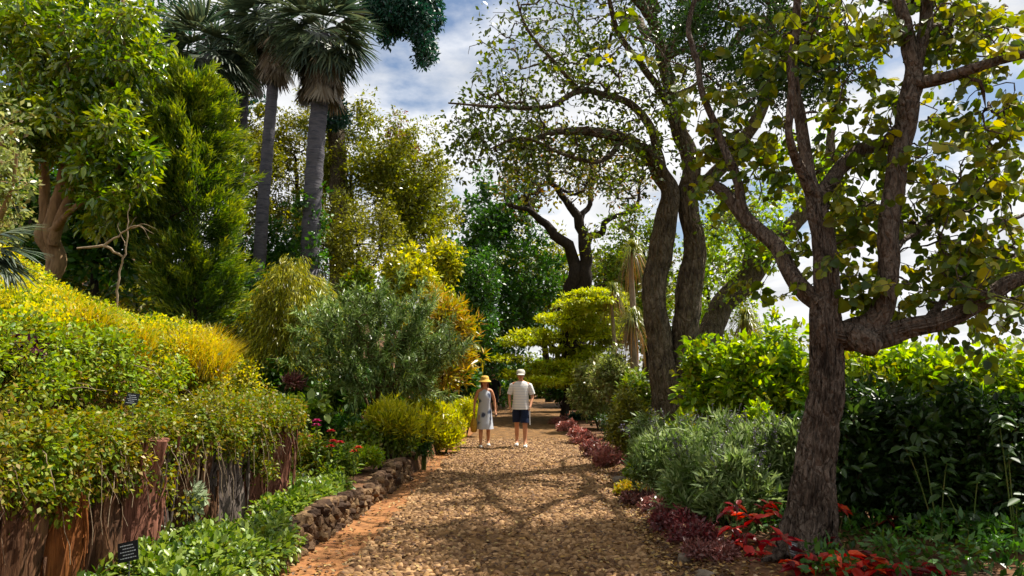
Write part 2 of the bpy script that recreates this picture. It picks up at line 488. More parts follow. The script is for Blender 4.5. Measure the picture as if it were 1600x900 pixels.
# ---- cobbled path
M_bed = noisemat('path_bedding', ['#3c2a18', '#5c4226', '#7a5a34', '#946632'], 5.0, bump=1.0, bdist=.03, bscale=30)
M_cob = noisemat('cobbles', ['#3c2918', '#6a4d30', '#906e46', '#563b24', '#ae8a60', '#48301e', '#805b35'], 1.3, bump=.35, bdist=.006, bscale=60, attr=.62, rough=.75)
yy = np.arange(2, 52, .4); tt = np.linspace(0, 1, 13)
V = np.array([[(xl(y) + (xr(y) - xl(y)) * t, y, 0) for t in tt] for y in yy])
V[..., 2] = -.006 + .03 * (fbm(V * .8, 2) - .5)
def path_z(x, y): return -.006 + .03 * (fbm(np.stack([x * .8, y * .8, 0 * x], -1), 2) - .5)
V[..., 2] = path_z(V[..., 0], V[..., 1])
n_, m_ = V.shape[:2]
i, j = np.meshgrid(np.arange(n_ - 1), np.arange(m_ - 1), indexing='ij')
path = tagit(part('path', Geo().add(V.reshape(-1, 3), np.stack([i * m_ + j, i * m_ + j + 1, (i + 1) * m_ + j + 1, (i + 1) * m_ + j], -1).reshape(-1, 4)), M_bed),
             'straight garden path paved with small brown cobbles', 'path', kind='structure')
def cobble_template(k):
    r_ = np.random.default_rng(100 + k); s = 6
    th = np.linspace(0, 2 * math.pi, s, endpoint=False) + r_.uniform(0, 1)
    rad = 1 + r_.uniform(-.22, .22, s)
    lo = np.stack([np.cos(th) * rad, np.sin(th) * rad, np.full(s, -.5)], -1)
    up_ = np.stack([np.cos(th) * rad * .68, np.sin(th) * rad * .68, .55 + r_.uniform(-.15, .15, s)], -1)
    top = np.array([[r_.uniform(-.15, .15), r_.uniform(-.15, .15), .8]])
    Vt = np.vstack([lo, up_, top])
    q = np.array([[a, (a + 1) % s, s + (a + 1) % s, s + a] for a in range(s)])
    tr = np.array([[s + a, s + (a + 1) % s, 2 * s] for a in range(s)])
    return Vt, q, tr
NCT = 14
CT = [cobble_template(k) for k in range(NCT)]
cell = .059
pts = []
for b in np.arange(5.8, 19.5, cell * .86):
    big = 1 + .25 * sstep(12, 24, b)
    a0, a1 = xl(b), xr(b)
    xs = np.arange(a0, a1, cell * big) + rng.uniform(-.5, .5) * cell
    pts.append(np.stack([xs + rng.normal(0, .012, len(xs)), b + rng.normal(0, .014, len(xs)), np.full(len(xs), big)], -1))
pts = np.concatenate(pts)
pts = pts[(pts[:, 0] > xl(pts[:, 1]) + rng.normal(0, .05, len(pts))) & (pts[:, 0] < xr(pts[:, 1]) + rng.normal(0, .09, len(pts)))]
big_ = rng.random(len(pts)) < .07
pts[big_, 2] *= 1.45
gone = fbm(np.stack([pts[:, 0] * 1.1, pts[:, 1] * 1.1, 0 * pts[:, 0]], -1), 3)
pts = pts[(gone < .63) | (rng.random(len(pts)) < .35)]
N = len(pts)
sx = .035 * pts[:, 2] * rng.uniform(.6, 1.45, N); sy = .026 * pts[:, 2] * rng.uniform(.6, 1.4, N); sz = .018 * rng.uniform(.4, 1.8, N)
ang = rng.normal(0, .6, N); tl = rng.normal(0, .22, (N, 2)); cv = rng.random(N); kt = rng.integers(0, NCT, N)
pz = path_z(pts[:, 0], pts[:, 1]) + .004
edge = pts[:, 0] < xl(pts[:, 1]) + .08
sx[edge] *= 1.25; sy[edge] *= 1.5; sz[edge] *= 1.7
px_ = 800 + pts[:, 0] / pts[:, 1] * FPX
seen = (pts[:, 1] > 6.45) & (px_ > 500) & (px_ < 1150)
score = np.where(seen, sx * sy / pts[:, 1] ** 2.0, 0)
near = np.zeros(N, bool); near[np.argsort(-score)[:300]] = True
cme = []
for k in range(NCT):
    Vt, q, tr = CT[k]; g = Geo(); g.add(Vt, q, (k + .5) / NCT); g.add(np.zeros((0, 3)), tr - g.n, (k + .5) / NCT)
    cme.append(g.mesh('cobble', M_cob))
rest = Geo()
for k in range(NCT):
    Vt, q, tr = CT[k]
    s = np.where((kt == k) & ~near)[0]; n_ = len(s)
    ca, sa = np.cos(ang[s]), np.sin(ang[s])
    X, Y_ = Vt[None, :, 0] * sx[s, None], Vt[None, :, 1] * sy[s, None]
    Z = Vt[None, :, 2] * sz[s, None] + X * tl[s, 0, None] + Y_ * tl[s, 1, None]
    W_ = np.stack([X * ca[:, None] - Y_ * sa[:, None] + pts[s, 0, None], X * sa[:, None] + Y_ * ca[:, None] + pts[s, 1, None], Z + pz[s, None]], -1)
    o = np.arange(n_)[:, None, None] * len(Vt)
    b0 = rest.n
    rest.add(W_.reshape(-1, 3), (o + q[None]).reshape(-1, 4), np.repeat(cv[s], len(q)))
    rest.add(np.zeros((0, 3)), (o + tr[None]).reshape(-1, 3) - (rest.n - b0), np.repeat(cv[s], len(tr)))
for s in np.where(near)[0]:
    M = Matrix.Translation((pts[s, 0], pts[s, 1], pz[s])) @ Matrix.Rotation(ang[s], 4, 'Z') @ Matrix.Rotation(tl[s, 1], 4, 'X') @ Matrix.Rotation(-tl[s, 0], 4, 'Y') @ Matrix.Diagonal((sx[s], sy[s], sz[s], 1))
    piece('cobble', cme[int(cv[s] * NCT)], path, M)
part('cobbles', rest, M_cob, path, kind='stuff')

# ---- rough stones
def rock_mesh(k, mat, name='stone', sub=2, amp=.55):
    import bmesh
    bm = bmesh.new(); bmesh.ops.create_icosphere(bm, subdivisions=sub, radius=1)
    V = np.array([v.co[:] for v in bm.verts]); F = np.array([[v.index for v in f.verts] for f in bm.faces]); bm.free()
    n = fbm(V * 1.1 + k * 7.7, 2)
    V = V * (1 + amp * 2 * (n - .5))[:, None]
    V = np.clip(V, -.78, .78) / .78
    V = V * (1 + .10 * (fbm(V * 3 + k * 3.1, 2) - .5))[:, None]
    return Geo().add(V, F, (k * .37) % 1).mesh(name, mat, smooth=False)
M_stone = noisemat('wall_stone', ['#211710', '#3e2c1e', '#5a442f', '#7c6243', '#30231a'], 6, bump=.9, bdist=.03, bscale=18, attr=.35)
stones = [rock_mesh(k, M_stone) for k in range(9)]
wall = thing('dry_stone_wall', 'low dry stone wall of rough dark rocks along the orange earth strip', 'stone wall', (float(xw(10.5)), 10.5, 0))
nst = 0
y = 7.0
while y < 14.6:
    hh = .25 + .05 * math.sin(y * 1.7); z = -.02; d = .10
    course = 0
    while z < hh:
        ht = random.uniform(.05, .095); ln = random.uniform(.05, .125)
        M = (Matrix.Translation((float(xw(y)) - .02 - .05 * z / .4 + random.uniform(-.03, .025), y + random.uniform(-.05, .05) + (.06 if course % 2 else 0), z + ht / 2))
             @ Matrix.Rotation(random.uniform(-.7, .7), 4, 'Z') @ Matrix.Rotation(random.uniform(-.9, .9), 4, 'X')
             @ Matrix.Diagonal((random.uniform(.06, .10), ln * .62, ht * .64, 1)))
        if nst < 300: piece('stone', random.choice(stones), wall, M)
        nst += 1; z += ht * .93; course += 1
    if random.random() < .9:
        M = (Matrix.Translation((float(xw(y)) - .17 + random.uniform(-.03, .03), y, hh - .01)) @ Matrix.Rotation(random.uniform(0, 3), 4, 'Z')
             @ Matrix.Diagonal((random.uniform(.07, .13), .10, random.uniform(.04, .07), 1)))
        if nst < 300: piece('stone', random.choice(stones), wall, M)
        nst += 1
    y += d + random.uniform(-.01, .02)
# moss and earth packed behind the stones
core = Geo(); yy = np.arange(6.9, 16.3, .2)
prof = [(-.03, -.04), (-.07, .21), (-.22, .24), (-.34, .2)]
V = np.array([[(float(xw(y)) + a, y, b + .02 * math.sin(y * 5)) for a, b in prof] for y in yy])
n_, m_ = V.shape[:2]
i, j = np.meshgrid(np.arange(n_ - 1), np.arange(m_ - 1), indexing='ij')
core.add(V.reshape(-1, 3), np.stack([i * m_ + j, i * m_ + j + 1, (i + 1) * m_ + j + 1, (i + 1) * m_ + j], -1).reshape(-1, 4))
part('earth_core', core, M_soil, wall)

# ---- upright weathered logs that hold the bank
M_log = [noisemat('log_brown', ['#2b1d14', '#4a3221', '#6a4a33', '#80603f'], 5, stretch=(5, 5, .5), bump=.9, bdist=.02, bscale=9),
         noisemat('log_red', ['#38201a', '#6a4232', '#8a5c4a', '#563426', '#7c5040', '#3c241a'], 4, stretch=(5, 5, .45), bump=.9, bdist=.02, bscale=9),
         noisemat('log_grey', ['#3a3230', '#5a4f48', '#72665c', '#463c36'], 5, stretch=(5, 5, .5), bump=.9, bdist=.02, bscale=9),
         noisemat('log_orange', ['#3a2212', '#6e4020', '#8c5428', '#4a2c16'], 5, stretch=(5, 5, .5), bump=.9, bdist=.02, bscale=9)]
LOGS = [  # y, radius, height, lean, material, what it looks like
    (5.35, .22, 1.0, .05, 0, 'dark brown upright log at the photo\'s left edge, first of the log row'),
    (5.75, .24, 1.0, -.04, 0, 'wide dark brown upright log next to the orange-brown one'),
    (6.20, .19, .95, .08, 3, 'orange-brown upright log half hidden by the creeper at the bank\'s dark end'),
    (6.62, .22, .98, .03, 0, 'dark fibrous upright log just before the broad red log'),
    (7.05, .25, 1.0, .20, 1, 'broad leaning red fibrous log standing in the middle of the log row'),
    (7.45, .16, .95, .10, 2, 'greyish log pressed against the back of the broad red log'),
    (7.80, .17, .95, .15, 0, 'slim pale brown log with loose bark strips beyond the broad red log'),
    (8.20, .20, .95, .02, 0, 'shaded brown log behind the pale variegated sprig'),
    (8.60, .19, .95, .03, 2, 'wide grey upright log in the shade of the creeper'),
    (9.00, .17, .95, -.03, 2, 'narrow grey upright log next to the gap in the row'),
    (9.45, .15, .60, .0, 1, 'short red stump between grey log and end log'),
    (10.05, .20, 1.02, .06, 1, 'red-barked log with grey top at the far end of the row'),
]
for y, r_, h_, lean, mi, lab in LOGS:
    y = 4.6 + (y - 5.35) * .87
    x = float(bank_edge(y)) + .18
    z0 = .18
    lt = thing('retaining_log', lab, 'log', (x, y, z0), 'upright logs holding the bank')
    g = Geo(); s = np.linspace(0, 1, 34)
    h_ += .10 - .07 * max(0, y - 6)
    P = np.stack([x + lean * (s - .2) * .8 + .02 * np.sin(s * 6 + y), y + .03 * np.sin(s * 5 + 2 * y) , z0 - .1 + s * (h_ + .1)], -1)
    tube(g, P, .92 * r_ * (1.12 - .2 * s + .06 * np.sin(s * 9 + y * 3)), 48, ridge=.34, rscale=(6, .7), lump=.16)
    part('log_body', g, M_log[mi], lt)
    b = Geo()
    for q in range(16):                                  # hanging strips of bark
        a = rng.uniform(-math.pi * .8, math.pi * .3); zz = rng.uniform(.2, h_); ll = rng.uniform(.15, .5)
        k = np.linspace(0, 1, 6)
        rr = r_ * (1.08 + .12 * k * rng.random())
        a_ = a + .15 * np.sin(k * 4 + q)
        P = np.stack([x + lean * (zz - .2) + rr * np.cos(a_), y + rr * np.sin(a_), z0 + np.maximum(zz - ll * k, 0)], -1)
        tube(b, P, .011 * (1 - .6 * k) * rng.uniform(.6, 1.4), 4)
    part('bark_strips', b, M_log[mi], lt, kind='stuff')
# ------------------------------------------------------------------ plants: materials
ML = dict(
    bank_yellow=leafmat('leaf_bank_yellow', ['#5a7214', '#8a9a18', '#bcb41a', '#d6c622', '#9aa81c', '#ccb41c', '#6e8418'], trans=.48, warm=1.4, rough=.5, spec=.3),
    bank_green=leafmat('leaf_bank_green', ['#38540f', '#567a16', '#7c981c', '#9aac28', '#466414', '#6a6a1c'], rough=.5, spec=.3),
    bank_mixed=leafmat('leaf_bank_mixed', ['#38540f', '#587616', '#7c861a', '#425e14', '#8e7220', '#68821c', '#9c961f', '#506c14'], rough=.5, spec=.3),
    orange_grass=leafmat('blade_orange', ['#a09a1e', '#c2ac20', '#d2bc2c', '#b4961a', '#8c921c', '#c08a1c'], trans=.4),
    mint=leafmat('leaf_mint', ['#3c5818', '#567422', '#748c2e', '#94a64a', '#4a681e', '#2f4a14', '#9a9038'], rough=.38, spec=.45),
    glossy=leafmat('leaf_glossy', ['#264610', '#3f6416', '#64861c', '#8ca022', '#33540f', '#aab02c', '#1c360e'], rough=.24, spec=.8, trans=.4),
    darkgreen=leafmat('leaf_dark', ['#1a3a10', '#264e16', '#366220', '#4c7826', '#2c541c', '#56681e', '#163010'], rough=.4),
    bluegreen=leafmat('leaf_blue_dark', ['#12302a', '#1a3f30', '#25523a', '#163628'], rough=.45, trans=.25),
    conifer=leafmat('needle_lime', ['#203c0e', '#325014', '#52701a', '#8a982a', '#acaa38'], trans=.4),
    olive=leafmat('leaf_olive', ['#465014', '#687220', '#8a8c26', '#545e18', '#a09c30', '#424a14', '#767420', '#b0a840']),
    olive_yellow=leafmat('leaf_olive_yellow', ['#4c5a14', '#6c7c1a', '#92981f', '#5a6816', '#a8a428', '#424e12', '#7a701c']),
    brownleaf=leafmat('leaf_brown', ['#4a2a22', '#6b3c2c', '#86523c', '#5a3a24'], trans=.3),
    willow=leafmat('leaf_weeping', ['#5a6a14', '#838c1c', '#a8a624', '#c2b82e', '#6f7c18', '#4a5214', '#8a6c24'], trans=.42),
    oleander=leafmat('leaf_oleander', ['#3a5a1c', '#567a2c', '#7a9446', '#9cae6c', '#446424', '#2c4218', '#86963a'], rough=.34, spec=.5, trans=.25),
    croton=leafmat('leaf_croton', ['#5c7420', '#86902a', '#b0a428', '#c8a424', '#6f8026', '#c08a22', '#98982e', '#4a601c']),
    lime=leafmat('leaf_lime', ['#6a7d14', '#93a01c', '#b6b822', '#d2c62a', '#7f8c18', '#56661a', '#8a7a24'], trans=.45),
    tier=leafmat('leaf_tier', ['#76901a', '#96aa1e', '#b8ba22', '#869c1c', '#cac82a', '#64801a'], trans=.45),
    pale=leafmat('leaf_pale', ['#4a5c1c', '#6f7f34', '#8f9a52', '#5a6c24', '#a8ad6a', '#6a5a2c', '#34441a'], rough=.36, spec=.5),
    shrub=leafmat('leaf_shrub', ['#34500f', '#4d6e18', '#6d8a20', '#8c9c2a', '#42601a', '#8a7a28', '#2a3f12'], trans=.42),
    salvia=leafmat('leaf_salvia', ['#3f5c20', '#5a7634', '#78924c', '#9cac74', '#4a6626', '#5e6a30', '#36521e'], rough=.55),
    spire=leafmat('spire_grey', ['#4a4258', '#655a74', '#857c8c', '#5a5a5a'], trans=.2),
    hedge=leafmat('leaf_hedge', ['#3f6410', '#5c8414', '#7ea01a', '#a2b420', '#4c7212', '#8f8a20', '#2f4c10'], trans=.5, warm=1.5),
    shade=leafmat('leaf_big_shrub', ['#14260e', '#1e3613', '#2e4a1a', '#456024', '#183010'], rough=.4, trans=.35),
    round=leafmat('leaf_round', ['#2a420f', '#3e5611', '#5a7015', '#7e881d', '#334b0f', '#a0981e', '#485f13', '#687a1b'], trans=.48, warm=1.5, rough=.5),
    treea=leafmat('leaf_twin_tree', ['#26380e', '#3a4e12', '#55661a', '#30440f', '#757a22', '#465a16'], trans=.42),
    fern=leafmat('leaf_ferny', ['#1d3314', '#2a4618', '#3a5a1c', '#223c18'], trans=.35),
    fartree=leafmat('leaf_far_tree', ['#465414', '#62701c', '#80521f', '#556418', '#8a8426', '#6a6424', '#4a5a18']),
    palm=leafmat('frond_green', ['#26382a', '#3a4c38', '#54644a', '#304232', '#6a7450', '#444a30'], rough=.5, spec=.4, trans=.25),
    deadpalm=leafmat('frond_dead', ['#4a4032', '#6b5e4c', '#8a7e6a', '#5a4a36', '#77684f'], trans=.15, spec=.15),
    strap=leafmat('strap_leaf', ['#4a5a18', '#6c7420', '#8a842a', '#5a6a1c'], trans=.35),
    strapdead=leafmat('strap_dead', ['#7a5a2c', '#94703a', '#6e5c34', '#8a7a52', '#b0782a'], trans=.3),
    red=leafmat('leaf_red', ['#4a0c12', '#741218', '#a0181a', '#c42a1c', '#5a0e14'], trans=.35, warm=1.3),
    redorange=leafmat('leaf_red_orange', ['#a8281a', '#cc3c1c', '#d8561e'], trans=.45, warm=1.4),
    crimson=leafmat('leaf_crimson', ['#3c1c1e', '#62282a', '#80403c', '#4c2224', '#765044'], trans=.3),
    bedding=leafmat('leaf_bedding', ['#54302e', '#764640', '#906054', '#623a34', '#7e624e'], trans=.3),
    beddingpink=leafmat('leaf_bedding_pink', ['#7c443e', '#a06054', '#b47c6a', '#8e5048', '#8a6a52'], trans=.35),
    redflower=plainmat('petal_red', '#c01a2a', .5), pinkflower=plainmat('petal_magenta', '#b8246a', .5), orangeflower=plainmat('petal_orange', '#dc4a24', .5),
    whiteflower=plainmat('petal_white', '#d8d0c8', .5),
    silver=leafmat('leaf_silver', ['#6a7c5a', '#8c9c74', '#a8b490', '#7a8c64'], rough=.6, trans=.25),
    yellowgrass=leafmat('blade_yellow', ['#7c9018', '#a2ac1c', '#c2c024', '#d4cc34', '#8c9a1a', '#6a7a1a', '#a08a2a'], trans=.5),
    purple=leafmat('leaf_purple', ['#2a1220', '#421a30', '#5a2440'], trans=.3),
    litter=leafmat('leaf_litter', ['#3a2614', '#55381a', '#744f22', '#94702e', '#a48a52', '#452c18'], trans=.1, rough=.7),
)
MB = dict(
    t1=barkmat('bark_near', ['#231c16', '#3c3128', '#55483c', '#75675a', '#31271f', '#5a4c3e'], 9),
    grey=barkmat('bark_grey', ['#2a231c', '#463b30', '#60543f', '#786a58', '#3a2f26'], 7),
    palm=noisemat('bark_palm', ['#34323a', '#4c4a50', '#5e5a5e', '#403c42'], 3, stretch=(1, 1, 5), bump=.7, bdist=.03, bscale=5),
    dark=noisemat('bark_dark', ['#1a1510', '#2e251c', '#41352a'], 5, stretch=(3, 3, 1), bump=.8),
    tan=noisemat('bark_tan', ['#5a4630', '#7c6444', '#957a56', '#4a3826'], 4, stretch=(3, 3, .6), bump=.5, bscale=8),
    pale=noisemat('bark_pale', ['#6a5a48', '#8c7a62', '#a08c72'], 5, stretch=(3, 3, 1), bump=.5),
    stem=noisemat('stem_brown', ['#3a2c1a', '#54422a', '#6a5636'], 8, bump=.3),
    green=noisemat('stem_green', ['#3a4a1c', '#54642a', '#6a5c30'], 8, bump=.2),
)
def gz(x, y): return float(height(np.array([x]), np.array([y]))[0])

def bush(name, label, cat, px, pyb, pyt, hw, Y, leaf, L, W, K, n, cr, tmpl='quad', depth=None, stem='stem', hollow=.45, group=None,
         tip=.004, up=.5, out=.7, droop=0, zs=1.0, jit=.6, nstem=5, axis_up=0.0, twig=True, clim=(0, 1), shoots=.12, big=None, crz=None, parts=('stems', 'foliage')):
    lo, hi = at(px, pyb, Y), at(px, pyt, Y)
    x, z0, z1 = lo[0], lo[2], hi[2]
    zg = gz(x, Y); zb = zg if zg - z0 < .35 else z0
    rx = hw * Y / FPX; ry = depth or rx * .85; rz = (z1 - z0) / 2
    root = thing(name, label, cat, (x, Y, zb), group)
    c = np.array([x, Y, (z0 + z1) / 2])
    shr = max(.35, 1 - cr * .8 / max(rx, .01)); shz = max(.35, 1 - cr * .8 / max(rz, .01))
    T = lumpy(K, c, (rx * shr, ry * shr, rz * shz), hollow, px + pyt, shoots=shoots, zlow=-.75)
    T[:, 2] = np.maximum(T[:, 2], zb + .04)
    g = Geo()
    if twig:
        limbs = []
        for k in range(nstem):
            a = rng.uniform(0, 6.28); s = np.linspace(0, 1, 5)[:, None]
            top = c + np.array([math.cos(a) * rx * .35, math.sin(a) * ry * .35, rz * rng.uniform(-.6, 0)])
            b = np.array([x + math.cos(a) * .05, Y + math.sin(a) * .05, zb - .05])
            P = b * (1 - s) + top * s
            limbs.append((P, tip * 4 * (1 - .5 * s[:, 0]) + .004)); tube(g, P, limbs[-1][1], 6)
        grow(g, limbs, T, tip=tip, sides=4, lift=.1)
        part(parts[0], g, MB[stem], root)
    f = Geo()
    rad = cr * rng.uniform(.55, 1.35, K)
    rad = np.stack([rad, rad, rad * (crz or 1)], -1)
    clump_leaves(f, T, rad, n, L, W, tmpl, up=up, out=out, droop=droop, jit=jit, axis_up=axis_up, clim=clim)
    part(parts[1], f, ML[leaf], root)
    return root

def leaf_meshes(mat, tmpl, nv=6, c0=0.0, c1=1.0):
    T, F = TEMPL[tmpl]
    out = []
    for k in range(nv):
        V = T.copy()
        V[:, 2] += (-.22 + .06 * k) * (V[:, 1] ** 2)
        out.append(Geo().add(V, F, c0 + (c1 - c0) * (k + .5) / nv).mesh('leaf', mat))
    return out
def leaf_matrix(p, ax, nr, L, W):
    ax = ax / np.linalg.norm(ax); nr = nr - ax * np.dot(nr, ax); nr /= max(np.linalg.norm(nr), 1e-6)
    sd = np.cross(ax, nr)
    M = Matrix.Identity(4)
    for i in range(3):
        M[i][0], M[i][1], M[i][2], M[i][3] = sd[i] * W, ax[i] * L, nr[i] * L, p[i]
    return M

# ------------------------------------------------------------------ the near tree with round leaves
def make_tree(name, label, base, limbs_px, leafsets, bark, sides=16, step=.12, ridge=.12, rscale=(4, 1.4), lump=.06, tip=.007, wob=.12, rmax=.08, extra=None, lift=.25, group=None, zpen=.5, gnarl=.3, rs=1.0, wl=()):
    root = thing(name, label, 'tree', base, group)
    g = Geo(); limbs = []
    for spec in limbs_px:
        P, r_ = limb_nodes(spec, step); r_ = r_ * rs
        P = P + (fbm(P[:, None, :] * 1.3 + np.array([[[0, 0, 0]], [[9, 3, 1]], [[4, 8, 5]]]).transpose(1, 0, 2), 2) - .5) * gnarl * min(1, r_.max() / .15)
        tube(g, P, r_, sides if r_.max() > .07 else 8, ridge=ridge if r_.max() > .05 else 0, rscale=rscale, lump=lump)
        limbs.append((P[::2], r_[::2]))
    allT = np.concatenate([ls['T'] for ls in leafsets])
    if extra is not None: allT = np.concatenate([allT, extra])
    for W_ in wl:                                        # limbs given in metres
        Q = catmull(np.asarray(W_, float), .2); P = Q[:, :3] + (fbm(Q[:, None, :3] * 1.1 + np.array([[[0, 0, 0]], [[9, 3, 1]], [[4, 8, 5]]]).transpose(1, 0, 2), 2) - .5) * .5
        tube(g, P, Q[:, 3], 8); limbs.append((P[::2], Q[::2, 3]))
    grow(g, limbs, allT, tip=tip, wob=wob, rmax=rmax, lift=lift, zpen=zpen)
    part('trunk', g, MB[bark], root)
    for ls in leafsets:
        f = Geo()
        clump_leaves(f, ls['T'], ls['cr'] * rng.uniform(.7, 1.3, len(ls['T'])), ls['n'], ls['L'], ls['W'], ls.get('tmpl', 'quad'), up=ls.get('up', .5), out=ls.get('out', .7), droop=ls.get('droop', 0), jit=ls.get('jit', .7), clim=ls.get('clim', (0, 1)))
        part(ls.get('part', 'crown'), f, ML[ls['mat']], root)
    return root

T1L = [
    [(1255, 905, 7.15, .40), (1262, 850, 7.2, .33), (1270, 770, 7.25, .255), (1278, 680, 7.3, .225), (1290, 580, 7.3, .20), (1296, 500, 7.3, .185), (1290, 430, 7.35, .15), (1281, 360, 7.4, .135), (1279, 300, 7.45, .14)],
    [(1279, 310, 7.45, .12), (1262, 250, 7.5, .085), (1247, 170, 7.6, .075), (1238, 90, 7.6, .065), (1240, 20, 7.6, .055), (1246, -60, 7.6, .04)],
    [(1276, 300, 7.45, .09), (1240, 235, 7.2, .05), (1233, 170, 7.1, .045), (1236, 110, 7.0, .035)],
    [(1282, 305, 7.45, .12), (1305, 275, 7.6, .10), (1340, 242, 7.7, .09), (1385, 215, 7.75, .08), (1410, 190, 7.7, .06)],
    [(1296, 515, 7.3, .16), (1335, 512, 7.25, .15), (1368, 495, 7.2, .135), (1382, 430, 7.2, .125), (1390, 340, 7.2, .12), (1402, 250, 7.25, .125), (1424, 160, 7.3, .135), (1432, 110, 7.3, .11), (1412, 40, 7.3, .085), (1398, -40, 7.3, .07)],
    [(1430, 120, 7.3, .10), (1442, 60, 7.35, .09), (1447, 0, 7.4, .08), (1465, -70, 7.4, .06)],
    [(1300, 520, 7.3, .17), (1360, 526, 7.2, .155), (1430, 508, 7.1, .12), (1510, 482, 7.0, .10), (1590, 440, 6.9, .085), (1680, 390, 6.8, .06)],
    [(1288, 470, 7.3, .13), (1245, 440, 7.5, .115), (1205, 380, 7.8, .105), (1160, 330, 8.1, .095), (1112, 288, 8.4, .075)],
    [(1175, 345, 8.0, .07), (1150, 280, 8.1, .065), (1128, 215, 8.2, .055), (1098, 130, 8.3, .045), (1080, 60, 8.4, .04), (1084, -30, 8.4, .03)],
    [(1425, 135, 7.3, .09), (1475, 122, 7.1, .075), (1535, 102, 6.9, .06), (1610, 82, 6.8, .05), (1690, 60, 6.7, .035)],
    [(1258, 800, 7.2, .20), (1240, 845, 7.1, .12), (1214, 868, 6.95, .05), (1195, 878, 6.85, .02)], [(1272, 800, 7.2, .2), (1295, 845, 7.1, .12), (1318, 868, 6.95, .05), (1340, 876, 6.9, .02)], [(1262, 810, 7.15, .2), (1258, 860, 6.95, .13), (1255, 885, 6.7, .06), (1240, 900, 6.5, .03)],
    [(1340, 518, 7.15, .14), (1358, 535, 7.08, .16), (1372, 545, 7.05, .09)],
    [(1440, 506, 7.1, .05), (1500, 440, 7.4, .04), (1545, 360, 7.6, .03), (1600, 330, 7.8, .02)],
    [(1385, 400, 7.2, .05), (1430, 360, 7.6, .035), (1490, 330, 7.9, .03), (1550, 300, 8.1, .02)],
]
T1L += [[(1398, -40, 7.3, .07), (1380, -140, 7.6, .055), (1390, -240, 8, .04)], [(1465, -70, 7.4, .06), (1480, -170, 7.8, .045), (1470, -260, 8.2, .03)]]
T1T = np.concatenate([ell(50, (4.4, 9.0, 6.9), (2.0, 1.8, 1.0)), pell(1380, 60, 200, 90, 6.8, 9.2, 70), pell(1250, 30, 120, 60, 7.2, 9.4, 16), pell(1500, 240, 100, 70, 6.8, 9, 26), pell(1350, 400, 70, 90, 7, 9, 22), pell(1540, 380, 60, 100, 6.6, 8.6, 30), pell(1180, 200, 80, 90, 7.8, 9.4, 30), pell(1120, 270, 60, 60, 8, 9.4, 14), pell(1320, 250, 90, 80, 7.2, 9, 24), pell(1090, 130, 50, 60, 8, 9.2, 10), pell(1460, 420, 90, 60, 7, 9, 18), pell(1500, 330, 110, 60, 6.8, 8.8, 34), pell(1530, 420, 85, 60, 6.6, 8.8, 34), pell(1440, 470, 80, 45, 6.8, 8.4, 16), pell(1560, 500, 50, 40, 6.4, 8, 12),
    pell(1340, 410, 60, 60, 7, 8.6, 22), pell(1320, 330, 40, 40, 7, 8.4, 8), pell(1550, 170, 60, 50, 6.8, 8.4, 20), pell(1480, 220, 70, 40, 6.9, 8.6, 18), pell(1520, 60, 80, 60, 6.8, 8.4, 26),
    pell(1220, 410, 50, 70, 7.4, 8.8, 12), pell(1190, 250, 60, 60, 7.6, 9, 14), pell(1130, 215, 60, 60, 8, 9, 10), pell(952, 80, 18, 14, 7.2, 7.8, 2), pell(985, 60, 30, 30, 7.2, 8, 2),
    pell(1340, 180, 60, 80, 7, 8.4, 22), pell(1460, 20, 110, 60, 6.8, 8.2, 26), pell(1300, 60, 90, 70, 7, 8.4, 24), pell(1420, 300, 40, 60, 7.2, 8.4, 10), pell(1560, 270, 50, 40, 6.8, 8.2, 10)])
near_tree = thing('round_leaved_tree', 'near tree with dark furrowed trunk, low right-hand limb and round yellow-green leaves', 'tree', at(1262, 850, 7.2) * [1, 1, 0] + [0, 0, .05])
g = Geo(); limbs = []
for k, spec in enumerate(T1L):
    P, r_ = limb_nodes(spec, .04); r_ = r_ * .78
    P = P + (fbm(P[:, None, :] * 2.2 + np.array([[[0, 0, 0]], [[9, 3, 1]], [[4, 8, 5]]]).transpose(1, 0, 2), 2) - .5) * .13
    tube(g, P, r_, 96 if r_.max() > .13 else 36, ridge=.25 if r_.max() > .13 else .18, rscale=(8, 2.4) if r_.max() > .13 else (5, 3), lump=.12)
    limbs.append((P[::5], r_[::5]))
grow(g, limbs, T1T, tip=.005, wob=.16, rmax=.05, sides=6)
part('trunk', g, MB['t1'], near_tree)
# leaves along short twigs: the 300 that show largest each on their own, the rest as one mass
NLF = 10
idx = np.repeat(np.arange(len(T1T)), NLF); N = len(idx)
tw = norm(rdir(len(T1T)) * [1, 1, .5] + [0, 0, -.25]); tl_ = rng.uniform(.22, .5, len(T1T))
fr_ = np.tile((np.arange(NLF) + .5) / NLF, len(T1T)) ; side_ = np.tile(np.arange(NLF) % 2 * 2 - 1, len(T1T))
pos = T1T[idx] + tw[idx] * (fr_ * tl_[idx])[:, None] + np.array([0, 0, -.06]) * (fr_ ** 2)[:, None]
lat = norm(np.cross(tw, UP))[idx] * side_[:, None]
ax = norm(lat * .7 + tw[idx] * .5 + rdir(N) * .35 + [0, 0, -.45]); pos = pos + ax * .02
nv = norm(rdir(N) * .75 + np.array([0, -.4, .45]))
LL = .108 * np.clip(rng.normal(1, .28, N), .4, 1.6) * (1.1 - .35 * fr_); cc_ = .55 * rng.random(N) + .45 * rng.random(len(T1T))[idx]
keep = rng.random(N) > .12
idx, pos, ax, nv, LL, cc_ = idx[keep], pos[keep], ax[keep], nv[keep], LL[keep], cc_[keep]; N = len(pos)
tg = Geo()
for k in range(len(T1T)):
    s_ = np.linspace(0, 1, 4)[:, None]; tube(tg, T1T[k] + tw[k] * tl_[k] * s_ + np.array([0, 0, -.06]) * s_ ** 2, [.005, .004, .003, .002], 4)
